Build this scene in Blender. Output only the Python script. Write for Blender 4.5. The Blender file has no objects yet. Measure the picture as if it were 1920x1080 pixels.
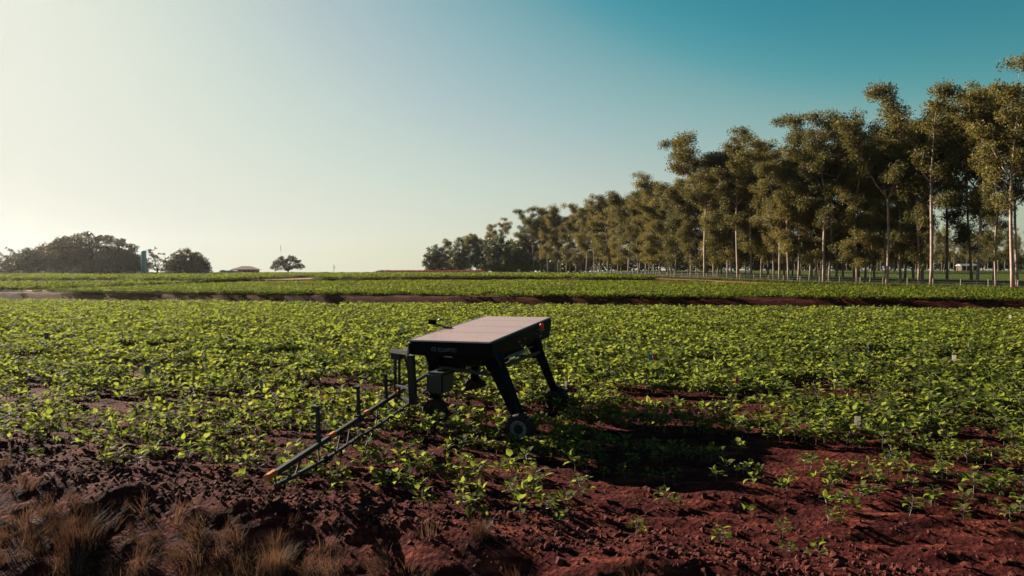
import bpy, math, random
import numpy as np
from mathutils import Vector, Matrix, Euler

R = math.radians
rng = np.random.default_rng(7)
random.seed(7)
scene = bpy.context.scene
col = scene.collection

# ------------------------------------------------------------------ camera
CAM_H = 3.5
FPX, HZ = 1280.0, 505.0
PITCH = math.atan((540 - HZ) / FPX)
cam_data = bpy.data.cameras.new("camera")
cam_data.lens = 24.0
cam_data.sensor_width = 36.0
cam_data.clip_start = 0.1
cam_data.clip_end = 6000
cam = bpy.data.objects.new("camera", cam_data)
cam.location = (0, 0, CAM_H)
cam.rotation_euler = (R(90) - PITCH, 0, 0)
col.objects.link(cam)
scene.camera = cam

# ------------------------------------------------------------------ sky, sun, exposure
SUN_AZ, SUN_EL = R(51), R(21)          # azimuth to the left of the view axis
S = Vector((-math.sin(SUN_AZ) * math.cos(SUN_EL), math.cos(SUN_AZ) * math.cos(SUN_EL), math.sin(SUN_EL)))
world = bpy.data.worlds.new("World")
scene.world = world
world.use_nodes = True
nt = world.node_tree
nt.nodes.clear()
wo = nt.nodes.new("ShaderNodeOutputWorld")
bg = nt.nodes.new("ShaderNodeBackground")
sky = nt.nodes.new("ShaderNodeTexSky")
sky.sky_type = 'NISHITA'
sky.sun_disc = False
sky.sun_elevation = SUN_EL
sky.sun_rotation = -SUN_AZ
sky.air_density = 1.0
sky.dust_density = 1.0
sky.ozone_density = 1.0
# the photograph's sky is teal and soft in the highlights: one smooth tone curve per channel over the whole sky
EXPO = 2 ** 2.0
pre = nt.nodes.new("ShaderNodeVectorMath"); pre.operation = 'SCALE'; pre.inputs['Scale'].default_value = 0.05 * 2.14 / 3.0
crv = nt.nodes.new("ShaderNodeRGBCurve")
SKY_CURVE = {0: [(0, 0), (.10, .006), (.18, .020), (.215, .05), (.25, .15), (.323, .285), (.468, .455), (.604, .54), (.95, .66), (1.6, .71), (3, .73)],
             1: [(0, 0), (.10, .05), (.258, .212), (.413, .44), (.565, .56), (.665, .63), (1.0, .73), (1.6, .75), (3, .77)],
             2: [(0, 0), (.10, .06), (.20, .13), (.371, .275), (.546, .465), (.61, .52), (.759, .59), (1.0, .64), (1.6, .66), (3, .68)]}
for ch, pts in SKY_CURVE.items():
    c_ = crv.mapping.curves[ch]
    c_.points[0].location = (0, 0); c_.points[1].location = (1.0, pts[-1][1])
    for x_, y_ in pts[1:-1]: c_.points.new(x_ / 3.0, y_)
crv.mapping.use_clip = True
crv.mapping.update()
# pale haze hugging the horizon all the way round
geo_ = nt.nodes.new("ShaderNodeTexCoord"); sep = nt.nodes.new("ShaderNodeSeparateXYZ")
nt.links.new(geo_.outputs['Generated'], sep.inputs[0])
hz1 = nt.nodes.new("ShaderNodeMath"); hz1.operation = 'MULTIPLY'; hz1.inputs[1].default_value = -9.0
hz2 = nt.nodes.new("ShaderNodeMath"); hz2.operation = 'EXPONENT'
hz3 = nt.nodes.new("ShaderNodeMath"); hz3.operation = 'MULTIPLY'; hz3.inputs[1].default_value = 0.75; hz3.use_clamp = True
nt.links.new(sep.outputs['Z'], hz1.inputs[0]); nt.links.new(hz1.outputs[0], hz2.inputs[0]); nt.links.new(hz2.outputs[0], hz3.inputs[0])
hmix = nt.nodes.new("ShaderNodeMix"); hmix.data_type = 'RGBA'
sdot = nt.nodes.new("ShaderNodeVectorMath"); sdot.operation = 'DOT_PRODUCT'
sdot.inputs[1].default_value = tuple(S)
nt.links.new(geo_.outputs['Generated'], sdot.inputs[0])
smap = nt.nodes.new("ShaderNodeMapRange"); smap.inputs[1].default_value = -0.9; smap.inputs[2].default_value = 0.75
nt.links.new(sdot.outputs['Value'], smap.inputs[0])
hcol = nt.nodes.new("ShaderNodeMix"); hcol.data_type = 'RGBA'
hcol.inputs[6].default_value = (.16, .20, .24, 1); hcol.inputs[7].default_value = (.73, .73, .65, 1)
nt.links.new(smap.outputs[0], hcol.inputs[0]); nt.links.new(hcol.outputs[2], hmix.inputs[7])
post = nt.nodes.new("ShaderNodeVectorMath"); post.operation = 'SCALE'; post.inputs['Scale'].default_value = 1.0 / EXPO / 0.05
nt.links.new(sky.outputs[0], pre.inputs[0]); nt.links.new(pre.outputs[0], crv.inputs['Color'])
nt.links.new(hz3.outputs[0], hmix.inputs[0]); nt.links.new(crv.outputs[0], hmix.inputs[6])
nt.links.new(hmix.outputs[2], post.inputs[0]); nt.links.new(post.outputs[0], bg.inputs[0])
bg.inputs[1].default_value = 0.05
nt.links.new(bg.outputs[0], wo.inputs[0])

sun_data = bpy.data.lights.new("sun", 'SUN')
sun_data.energy = 5.0
sun_data.angle = R(0.5)
sun_data.color = (1.0, 0.90, 0.73)
sun = bpy.data.objects.new("sun", sun_data)
sun.rotation_euler = S.to_track_quat('Z', 'Y').to_euler()
sun.location = S * 200
col.objects.link(sun)

scene.view_settings.view_transform = 'Standard'
scene.view_settings.look = 'None'
scene.view_settings.gamma = 1.0
scene.view_settings.use_curve_mapping = False
scene.view_settings.exposure = 2.0

# ------------------------------------------------------------------ helpers
def hash2(ix, iy, seed):
    h = (ix.astype(np.int64) * 374761393 + iy.astype(np.int64) * 668265263 + seed * 1442695041) & 0x7fffffff
    h = ((h ^ (h >> 13)) * 1274126177) & 0x7fffffff
    return ((h ^ (h >> 16)) & 0xffff) / 65535.0

def vnoise(x, y, seed=0):
    x = np.asarray(x, float); y = np.asarray(y, float)
    ix = np.floor(x); iy = np.floor(y)
    fx = x - ix; fy = y - iy
    fx = fx * fx * (3 - 2 * fx); fy = fy * fy * (3 - 2 * fy)
    a = hash2(ix, iy, seed); b = hash2(ix + 1, iy, seed)
    c = hash2(ix, iy + 1, seed); d = hash2(ix + 1, iy + 1, seed)
    return (a * (1 - fx) + b * fx) * (1 - fy) + (c * (1 - fx) + d * fx) * fy

def fbm(x, y, seed=0, oct=4):
    s = 0; a = 0.5; t = 0
    for k in range(oct):
        s = s + a * vnoise(x * 2 ** k, y * 2 ** k, seed + k * 17); t += a; a *= 0.5
    return s / t

def smooth(x, a, b):
    t = np.clip((x - a) / (b - a), 0, 1)
    return t * t * (3 - 2 * t)

def mesh_np(name, verts, faces, mat=None, shade=False):
    """faces: (n,k) integer array with one k, or a list of such arrays"""
    me = bpy.data.meshes.new(name)
    v = np.asarray(verts, np.float32)
    fl = faces if isinstance(faces, list) else [faces]
    fl = [np.asarray(f, np.int32) for f in fl if len(f)]
    me.vertices.add(len(v)); me.vertices.foreach_set("co", v.ravel())
    loops = np.concatenate([f.ravel() for f in fl])
    sizes = np.concatenate([np.full(len(f), f.shape[1], np.int32) for f in fl])
    starts = np.concatenate([[0], np.cumsum(sizes)[:-1]]).astype(np.int32)
    me.loops.add(len(loops)); me.loops.foreach_set("vertex_index", loops)
    me.polygons.add(len(sizes)); me.polygons.foreach_set("loop_start", starts)
    me.polygons.foreach_set("loop_total", sizes)
    if shade:
        me.polygons.foreach_set("use_smooth", np.ones(len(sizes), bool))
    me.update(calc_edges=True)
    me.validate()
    if mat: me.materials.append(mat)
    return me

def link(name, data, parent=None, loc=None, rot=None, scale=None):
    o = bpy.data.objects.new(name, data)
    col.objects.link(o)
    if parent: o.parent = parent
    if loc is not None: o.location = loc
    if rot is not None: o.rotation_euler = rot
    if scale is not None: o.scale = scale if hasattr(scale, '__len__') else (scale,) * 3
    return o

def tag(o, label=None, cat=None, group=None, kind=None):
    if label: o["label"] = label
    if cat: o["category"] = cat
    if group: o["group"] = group
    if kind: o["kind"] = kind
    return o

def thing(name, label, cat, loc=(0, 0, 0), rotz=0.0, group=None, scale=None):
    o = link(name, None, loc=loc, rot=(0, 0, rotz), scale=scale)
    o.empty_display_size = 0.2
    return tag(o, label, cat, group)

class MB:
    """collects boxes, tubes and polygons into one mesh"""
    def __init__(s): s.v = []; s.f = []
    def add(s, vs, fs):
        b = len(s.v); s.v += [tuple(p) for p in vs]; s.f += [tuple(i + b for i in f) for f in fs]
        return s
    def box(s, c, d, M=None):
        vs = [Vector((x * d[0] / 2, y * d[1] / 2, z * d[2] / 2)) for x in (-1, 1) for y in (-1, 1) for z in (-1, 1)]
        if M is not None: vs = [M @ p for p in vs]
        vs = [p + Vector(c) for p in vs]
        return s.add(vs, [(0, 1, 3, 2), (4, 6, 7, 5), (0, 4, 5, 1), (2, 3, 7, 6), (0, 2, 6, 4), (1, 5, 7, 3)])
    def bar(s, p, q, w0, w1=None, h0=None, h1=None):
        """rectangular bar from p to q, tapering w0 -> w1"""
        p = Vector(p); q = Vector(q); w1 = w1 or w0; h0 = h0 or w0; h1 = h1 or (h0 if w1 == w0 else w1)
        d = (q - p).normalized()
        up = Vector((0, 0, 1)) if abs(d.z) < 0.95 else Vector((0, 1, 0))
        sx = d.cross(up).normalized(); sy = sx.cross(d).normalized()
        vs = []
        for c, w, h in ((p, w0, h0), (q, w1, h1)):
            for a, b in ((-1, -1), (1, -1), (1, 1), (-1, 1)):
                vs.append(c + sx * (a * w / 2) + sy * (b * h / 2))
        return s.add(vs, [(3, 2, 1, 0), (4, 5, 6, 7), (0, 1, 5, 4), (1, 2, 6, 5), (2, 3, 7, 6), (3, 0, 4, 7)])
    def tube(s, pts, rad, n=8, cap=True):
        pts = [Vector(p) for p in pts]
        if not hasattr(rad, '__len__'): rad = [rad] * len(pts)
        base = len(s.v); ref = Vector((1, 0.13, 0.07))
        for i, p in enumerate(pts):
            d = (pts[min(i + 1, len(pts) - 1)] - pts[max(i - 1, 0)]).normalized()
            sx = d.cross(ref)
            if sx.length < 1e-3: sx = d.cross(Vector((0, 1, 0)))
            sx.normalize(); sy = d.cross(sx)
            for k in range(n):
                a = 2 * math.pi * k / n
                s.v.append(tuple(p + (sx * math.cos(a) + sy * math.sin(a)) * rad[i]))
        for i in range(len(pts) - 1):
            for k in range(n):
                a = base + i * n + k; b = base + i * n + (k + 1) % n
                s.f.append((a, b, b + n, a + n))
        if cap:
            s.f.append(tuple(base + k for k in range(n))[::-1])
            e = base + (len(pts) - 1) * n
            s.f.append(tuple(e + k for k in range(n)))
        return s
    def lathe(s, prof, c, axis, n=24, closed=False):
        """prof: (radius, along) pairs turned round axis through c"""
        c = Vector(c); ax = Vector(axis).normalized()
        sx = ax.orthogonal().normalized(); sy = ax.cross(sx)
        base = len(s.v); m = len(prof)
        for k in range(n):
            a = 2 * math.pi * k / n
            d = sx * math.cos(a) + sy * math.sin(a)
            for r, t in prof: s.v.append(tuple(c + d * r + ax * t))
        for k in range(n):
            k2 = (k + 1) % n
            for j in range(m if closed else m - 1):
                j2 = (j + 1) % m
                s.f.append((base + k * m + j, base + k2 * m + j, base + k2 * m + j2, base + k * m + j2))
        return s
    def mesh(s, name, mat=None, shade=False, bevel=0):
        me = bpy.data.meshes.new(name)
        me.from_pydata(s.v, [], s.f)
        if mat: me.materials.append(mat)
        if bevel:
            import bmesh
            bm = bmesh.new(); bm.from_mesh(me)
            bmesh.ops.recalc_face_normals(bm, faces=bm.faces)
            es = [e for e in bm.edges if len(e.link_faces) == 2 and e.calc_face_angle(0) > 0.5]
            bmesh.ops.bevel(bm, geom=es, offset=bevel, segments=2, affect='EDGES', clamp_overlap=True)
            bm.to_mesh(me); bm.free()
        if shade: me.shade_smooth()
        me.update()
        return me
    def build(s, name, mat, parent=None, shade=False, bevel=0):
        return link(name, s.mesh(name, mat, shade, bevel), parent)

# ------------------------------------------------------------------ materials
ALB = 0.72                                     # the photograph is exposed for the shade: base colours stay low
def new_mat(name):
    m = bpy.data.materials.new(name); m.use_nodes = True
    n = m.node_tree; n.nodes.clear()
    out = n.nodes.new("ShaderNodeOutputMaterial")
    return m, n, out

def ramp(n, fac, stops):
    r = n.nodes.new("ShaderNodeValToRGB")
    el = r.color_ramp.elements
    while len(el) < len(stops): el.new(0.5)
    for e, (p, c) in zip(el, stops): e.position = p; e.color = (*c, 1)
    n.links.new(fac, r.inputs[0])
    return r.outputs[0]

def noise(n, scale, detail=4, rough=0.6, vec=None):
    t = n.nodes.new("ShaderNodeTexNoise")
    t.inputs['Scale'].default_value = scale; t.inputs['Detail'].default_value = detail
    t.inputs['Roughness'].default_value = rough
    if vec: n.links.new(vec, t.inputs['Vector'])
    return t.outputs['Fac']

def coords(n, kind='Object'):
    return n.nodes.new("ShaderNodeTexCoord").outputs[kind]

def mat_plain(name, c, rough=0.6, metal=0.0, var=0.25, scale=6.0, bump=0.0, spec=0.5):
    m, n, out = new_mat(name)
    b = n.nodes.new("ShaderNodeBsdfPrincipled")
    co = coords(n)
    f = noise(n, scale, 5, 0.65, co)
    c = tuple(x * ALB for x in c)
    lo = tuple(x * (1 - var) for x in c); hi = tuple(min(1, x * (1 + var)) for x in c)
    n.links.new(ramp(n, f, [(0.3, lo), (0.7, hi)]), b.inputs['Base Color'])
    b.inputs['Roughness'].default_value = rough
    b.inputs['Metallic'].default_value = metal
    b.inputs['Specular IOR Level'].default_value = spec
    if bump:
        bp = n.nodes.new("ShaderNodeBump"); bp.inputs['Strength'].default_value = bump
        n.links.new(noise(n, scale * 4, 4, 0.6, co), bp.inputs['Height'])
        n.links.new(bp.outputs[0], b.inputs['Normal'])
    n.links.new(b.outputs[0], out.inputs[0])
    return m

def mat_leaf(name, c0, c1, trans=0.45, tcol=None, rough=0.5, spec=0.3, patch=None):
    """leaf: reflecting and translucent, hue varies by plant and across the field"""
    m, n, out = new_mat(name)
    c0 = tuple(x * ALB for x in c0); c1 = tuple(x * ALB for x in c1)
    oi = n.nodes.new("ShaderNodeObjectInfo")
    geo = n.nodes.new("ShaderNodeNewGeometry")
    f1 = noise(n, patch or 0.35, 3, 0.6, geo.outputs['Position'])
    mx = n.nodes.new("ShaderNodeMath"); mx.operation = 'MULTIPLY_ADD'
    n.links.new(oi.outputs['Random'], mx.inputs[0]); mx.inputs[1].default_value = 0.5
    ad = n.nodes.new("ShaderNodeMath"); ad.operation = 'MULTIPLY'; ad.inputs[1].default_value = 0.6
    n.links.new(f1, ad.inputs[0]); n.links.new(ad.outputs[0], mx.inputs[2])
    cc = ramp(n, mx.outputs[0], [(0.15, c0), (0.8, c1)])
    b = n.nodes.new("ShaderNodeBsdfPrincipled")
    n.links.new(cc, b.inputs['Base Color'])
    b.inputs['Roughness'].default_value = rough
    b.inputs['Specular IOR Level'].default_value = spec
    t = n.nodes.new("ShaderNodeBsdfTranslucent")
    tm = n.nodes.new("ShaderNodeMix"); tm.data_type = 'RGBA'; tm.blend_type = 'MULTIPLY'
    tm.inputs[0].default_value = 1.0
    n.links.new(cc, tm.inputs[6]); tm.inputs[7].default_value = (*(tcol or (1.5, 1.3, 0.5)), 1)
    n.links.new(tm.outputs[2], t.inputs[0])
    mix = n.nodes.new("ShaderNodeMixShader"); mix.inputs[0].default_value = trans
    n.links.new(b.outputs[0], mix.inputs[1]); n.links.new(t.outputs[0], mix.inputs[2])
    n.links.new(mix.outputs[0], out.inputs[0])
    return m

def mat_ground():
    m, n, out = new_mat("red_soil")
    b = n.nodes.new("ShaderNodeBsdfPrincipled")
    co = coords(n)
    big = noise(n, 0.25, 4, 0.6, co)
    mp = n.nodes.new("ShaderNodeMapping"); mp.inputs['Rotation'].default_value = (0, 0, R(19.2))
    mp.inputs['Scale'].default_value = (0.35, 1.3, 1)
    n.links.new(co, mp.inputs[0])
    mid = noise(n, 3.0, 6, 0.7, mp.outputs[0])
    fine = noise(n, 26, 5, 0.7, co)
    soil = ramp(n, mid, [(0.32, (0.018, 0.0032, 0.004)), (0.52, (0.045, 0.0090, 0.0075)), (0.70, (0.150, 0.038, 0.023))])  # streaks along the rows put sunlit crests and purple shade into the soil colour
    mx = n.nodes.new("ShaderNodeMix"); mx.data_type = 'RGBA'; mx.blend_type = 'OVERLAY'; mx.inputs[0].default_value = 0.5
    n.links.new(soil, mx.inputs[6]); n.links.new(ramp(n, fine, [(0.25, (0.25,) * 3), (0.75, (0.75,) * 3)]), mx.inputs[7])
    at = n.nodes.new("ShaderNodeAttribute"); at.attribute_name = "cover"
    gr = ramp(n, noise(n, 0.5, 5, 0.7, co), [(0.3, (0.025, 0.036, 0.007)), (0.7, (0.060, 0.070, 0.014))])
    m2 = n.nodes.new("ShaderNodeMix"); m2.data_type = 'RGBA'
    nz = n.nodes.new("ShaderNodeMath"); nz.operation = 'ADD'
    sb = n.nodes.new("ShaderNodeMath"); sb.operation = 'MULTIPLY_ADD'
    n.links.new(big, sb.inputs[0]); sb.inputs[1].default_value = 0.5; sb.inputs[2].default_value = -0.25
    n.links.new(at.outputs['Fac'], nz.inputs[0]); n.links.new(sb.outputs[0], nz.inputs[1])
    n.links.new(ramp(n, nz.outputs[0], [(0.42, (0, 0, 0)), (0.58, (1, 1, 1))]), m2.inputs[0])
    n.links.new(mx.outputs[2], m2.inputs[6]); n.links.new(gr, m2.inputs[7])
    n.links.new(m2.outputs[2], b.inputs['Base Color'])
    b.inputs['Roughness'].default_value = 0.95
    b.inputs['Specular IOR Level'].default_value = 0.04
    bp = n.nodes.new("ShaderNodeBump"); bp.inputs['Strength'].default_value = 0.9; bp.inputs['Distance'].default_value = 0.05
    vor = n.nodes.new("ShaderNodeTexVoronoi"); vor.inputs['Scale'].default_value = 13
    n.links.new(co, vor.inputs['Vector'])
    hsum = n.nodes.new("ShaderNodeMath"); hsum.operation = 'ADD'
    n.links.new(fine, hsum.inputs[0]); n.links.new(vor.outputs['Distance'], hsum.inputs[1])
    n.links.new(hsum.outputs[0], bp.inputs['Height'])
    n.links.new(bp.outputs[0], b.inputs['Normal'])
    n.links.new(b.outputs[0], out.inputs[0])
    return m

M = {}
M['ground'] = mat_ground()
M['road'] = mat_plain("red_dirt_road", (0.23, 0.075, 0.045), 0.95, var=0.3, scale=0.8, bump=0.4, spec=0.1)
M['clod'] = mat_plain("soil_clod", (0.085, 0.023, 0.018), 0.95, var=0.4, scale=9, bump=0.6, spec=0.1)
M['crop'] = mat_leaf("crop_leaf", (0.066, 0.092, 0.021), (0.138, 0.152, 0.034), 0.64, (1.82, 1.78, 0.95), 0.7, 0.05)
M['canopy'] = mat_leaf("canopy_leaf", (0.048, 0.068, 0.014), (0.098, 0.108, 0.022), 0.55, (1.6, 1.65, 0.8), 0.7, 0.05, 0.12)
M['stem'] = mat_plain("crop_stem", (0.07, 0.075, 0.03), 0.6, var=0.3)
M['drygrass'] = mat_leaf("dry_grass_blade", (0.055, 0.029, 0.022), (0.17, 0.10, 0.066), 0.3, (1.2, 1.0, 0.8), 0.7, 0.1, 1.5)
M['grass'] = mat_leaf("grass_blade", (0.05, 0.07, 0.012), (0.10, 0.10, 0.025), 0.35, (1.3, 1.2, 0.5), 0.6, 0.1)
M['euc'] = mat_leaf("eucalyptus_leaf", (0.058, 0.058, 0.020), (0.168, 0.142, 0.044), 0.36, (1.45, 1.25, 0.55), 0.6, 0.2, 0.06)
M['euc_dark'] = mat_leaf("dark_tree_leaf", (0.055, 0.066, 0.022), (0.10, 0.105, 0.035), 0.3, (1.3, 1.2, 0.5), 0.5, 0.3, 0.06)
M['broad'] = mat_leaf("broad_tree_leaf", (0.045, 0.046, 0.026), (0.085, 0.078, 0.040), 0.25, (1.3, 1.1, 0.6), 0.5, 0.3, 0.1)
M['sorghum'] = mat_leaf("reddish_crop_head", (0.16, 0.05, 0.025), (0.24, 0.09, 0.04), 0.3, (1.2, 1, 0.8), 0.7, 0.1, 0.5)
M['bark'] = mat_plain("pale_bark", (0.36, 0.25, 0.20), 0.85, var=0.35, scale=1.2, bump=0.3, spec=0.2)
M['bark_dark'] = mat_plain("dark_bark", (0.10, 0.07, 0.05), 0.9, var=0.3, scale=2, bump=0.3, spec=0.2)
M['black'] = mat_plain("black_painted_metal", (0.003, 0.003, 0.0045), 0.5, var=0.3, scale=3, spec=0.04)
M['frame'] = mat_plain("dark_steel", (0.010, 0.009, 0.011), 0.5, 0.0, var=0.4, scale=5, spec=0.3)
M['alu'] = mat_plain("aluminium_edge", (0.30, 0.28, 0.28), 0.45, 0.5, var=0.1, scale=8)
M['tyre'] = mat_plain("tyre_rubber", (0.036, 0.017, 0.014), 0.85, var=0.4, scale=10, bump=0.3, spec=0.2)
M['rim'] = mat_plain("pale_rim", (0.16, 0.14, 0.14), 0.55, var=0.25, scale=10)
M['teal'] = mat_plain("dark_teal_plastic", (0.004, 0.010, 0.012), 0.5, var=0.2, scale=4)
M['brace'] = mat_plain('grey_steel_rod', (0.03, 0.028, 0.03), 0.8, 0.0, var=0.2, spec=0.1)
M['orange'] = mat_plain("orange_plastic", (0.55, 0.15, 0.035), 0.4, var=0.15, scale=8)
M['beacon'] = mat_leaf("amber_lens", (0.85, 0.12, 0.01), (0.9, 0.16, 0.015), 0.5, (1, 1, 1), 0.2, 0.6)
M['red'] = mat_plain("red_paint", (0.55, 0.03, 0.04), 0.4, var=0.15)
M['hose'] = mat_plain("black_hose", (0.020, 0.019, 0.021), 0.65, var=0.2, spec=0.15)
M['letter'] = mat_plain("grey_lettering", (0.10, 0.105, 0.12), 0.6, var=0.1)
M['white'] = mat_plain("white_plastic", (0.78, 0.76, 0.72), 0.6, var=0.08)
M['tag'] = mat_leaf('white_tag', (.75,.72,.66), (.8,.77,.7), .6, (1, .97, .9), .6, .2)
M['blue'] = mat_plain("blue_plastic", (0.03, 0.20, 0.35), 0.5, var=0.1)
M['navy'] = mat_plain("navy_plastic", (0.008, 0.03, 0.06), 0.5, var=0.1)
M['yellow'] = mat_plain("yellow_plastic", (0.75, 0.62, 0.12), 0.5, var=0.1)
M['wood'] = mat_plain("weathered_wood", (0.30, 0.22, 0.16), 0.9, var=0.35, scale=6, bump=0.3, spec=0.2)
M['wire'] = mat_plain("grey_wire", (0.25, 0.24, 0.23), 0.5, 0.6)
M['tile'] = mat_plain("terracotta_roof", (0.22, 0.085, 0.055), 0.85, var=0.3, scale=3, bump=0.3)
M['wall'] = mat_plain("plaster_wall", (0.30, 0.17, 0.14), 0.9, var=0.15, scale=2)
M['whitewall'] = mat_plain("white_wall", (0.70, 0.68, 0.64), 0.85, var=0.1, scale=2)
M['roofgrey'] = mat_plain("grey_roof", (0.30, 0.30, 0.31), 0.7, var=0.2, scale=3)
M['glassdark'] = mat_plain("dark_window", (0.02, 0.022, 0.025), 0.15, var=0.1)
M['tower'] = mat_plain("turquoise_paint", (0.22, 0.55, 0.60), 0.5, var=0.12, scale=1.0)

def mat_panel():
    m, n, out = new_mat("dusty_solar_glass")
    b = n.nodes.new("ShaderNodeBsdfPrincipled")
    co = coords(n)
    f = noise(n, 1.6, 5, 0.6, co)
    n.links.new(ramp(n, f, [(0.3, (0.235, 0.128, 0.112)), (0.7, (0.285, 0.16, 0.142))]), b.inputs['Base Color'])
    n.links.new(ramp(n, f, [(0.3, (0.22,) * 3), (0.7, (0.34,) * 3)]), b.inputs['Roughness'])
    b.inputs['IOR'].default_value = 1.5
    n.links.new(b.outputs[0], out.inputs[0])
    return m
M['panel'] = mat_panel()

# ------------------------------------------------------------------ terrain
TH = R(19.23)                                   # crop rows run along A, the sprayer's long side along B
A = np.array([math.cos(TH), -math.sin(TH)]); B = np.array([math.sin(TH), math.cos(TH)])

def edge1(X): return 59.5 - 0.2 * X + 1.2 * (vnoise(X / 18.0, X * 0, 5) - 0.5)
def depth2(X): return np.interp(X, [-90, -56, -50, -20, 0, 25, 42, 66, 90], [46, 51, 63, 80, 87, 78, 59, 41, 32])
def z2(X): return np.interp(X, [-90, -50, 0, 25, 42, 66, 90], [0.70, 0.75, 0.88, 0.86, 0.82, 0.62, 0.55])

def terrain(X, Y, detail=True):
    X = np.asarray(X, float); Y = np.asarray(Y, float)
    d = Y - edge1(X)
    z = np.interp(d, [-1e4, 0, 1.0, 3, 9.5, 11.2], [0, 0, -0.12, -0.45, -0.50, 0.62])
    D = depth2(X); Z2 = z2(X)
    t = np.clip((d - 11.2) / np.maximum(D - 11.2, 1), 0, 1)
    z = np.where(d > 11.2, 0.62 + (Z2 - 0.62) * t, z)
    e = d - D
    far = np.where(X > 40, np.minimum(Z2 + 0.012 * np.maximum(e, 0), 2.9), np.minimum(Z2 + 0.25 + 0.0035 * np.maximum(e, 0), 1.5))
    mixr = smooth(X, 30, 55)
    far = np.minimum(Z2 + 0.50 + 0.0035 * np.maximum(e, 0), 1.5) * (1 - mixr) + np.minimum(Z2 + 0.012 * np.maximum(e, 0), 2.9) * mixr
    dip = np.interp(e, [-1, 0, 2, 7, 8.5], [0, 0, -0.9, -0.9, 0.05]) * (1 - mixr)
    dip = dip + np.interp(e, [-1, 0, 0.8, 2.6, 3.4], [0, 0, -0.55, -0.5, 0.0]) * mixr * (1 - smooth(X, 60, 70))
    z = np.where(e > 0, Z2 + (far - Z2) * smooth(e, 6.5, 9) + dip, z)
    drop = np.interp(Y - 0.25 * np.clip(X, 0, 400), [0, 345, 600, 1200, 4000], [0, 0, -5, -20, -60])
    z = z + drop
    und = 0.16 * (fbm(X / 14.0, Y / 14.0, 3, 3) - 0.5)
    z = z + und * smooth(Y, 4, 20)
    if detail:
        r = X * B[0] + Y * B[1]; s = X * A[0] + Y * A[1]
        rc = r + 0.9 * (fbm(s / 1.7, r * 0 + 3.1, 11, 3) - 0.5)
        berm = np.interp(rc, [-5, 5.0, 6.4, 7.5, 8.05, 8.35, 8.8, 9.3], [-2.6, -1.6, -0.85, -0.25, 0.09, 0.10, 0.02, 0])
        z = z + berm * (1 - smooth(Y, 14, 40))
        near = 1 - smooth(Y, 16, 45)
        plough = (fbm(s / 0.9, r / 0.28, 21, 4) - 0.5) * 0.20 * (1 - smooth(r, 9.0, 12.5))
        plough = plough + (fbm(s / 0.22, r / 0.16, 23, 3) - 0.5) * 0.09 * (1 - smooth(r, 8.6, 10.0))
        rows = 0.028 * np.cos(2 * np.pi * (r - 8.85) / 0.66) * smooth(r, 9.0, 9.6)
        lumps = ((fbm(s / 0.5, r / 0.2, 31, 4) - 0.5) * 0.13 + (fbm(s / 1.6, r / 0.45, 33, 3) - 0.5) * 0.16 * (1 - smooth(r, 11, 15))) * smooth(r, 8.8, 9.4)
        z = z + near * (plough + rows + lumps)
    return z

def tz(x, y): return float(terrain(np.array([x]), np.array([y]))[0])
def tz0(x, y): return float(terrain(np.array([x]), np.array([y]), False)[0])

def axis(parts):
    out = [parts[0][0]]
    for a, b, s0, s1 in parts:
        x = a
        while x < b - 1e-6:
            t = (x - a) / (b - a); x = x + s0 + (s1 - s0) * t
            out.append(min(x, b))
    return np.unique(np.array(out))

xr = axis([(0, 12, 0.06, 0.07), (12, 13, 0.08, 0.15), (13, 60, 0.2, 2.5), (60, 200, 2.5, 10), (200, 900, 10, 60)])
xs = np.concatenate([-xr[::-1], xr[1:]])
ys = axis([(2, 5, 0.12, 0.06), (5, 19, 0.05, 0.07), (19, 50, 0.08, 0.5), (50, 165, 0.5, 0.6), (165, 420, 0.8, 8), (420, 900, 10, 40)])
GX, GY = np.meshgrid(xs, ys)
GZ = terrain(GX, GY)
nx, ny = len(xs), len(ys)
idx = np.arange(nx * ny).reshape(ny, nx)
quads = np.stack([idx[:-1, :-1], idx[:-1, 1:], idx[1:, 1:], idx[1:, :-1]], -1).reshape(-1, 4)
gme = mesh_np("ground", np.stack([GX, GY, GZ], -1).reshape(-1, 3), quads, M['ground'], True)
# grass cover beyond the crop (tree belt, pasture, far slope)
d = GY - edge1(GX); e = d - depth2(GX)
cover = np.where(GX > 33, smooth(e, 3, 12), 0) + smooth(GY, 255, 275)
cover = np.clip(cover, 0, 1)
ca = gme.attributes.new("cover", 'FLOAT', 'POINT')
ca.data.foreach_set("value", cover.ravel().astype(np.float32))
ground = tag(link("ground", gme), kind='structure')

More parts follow.
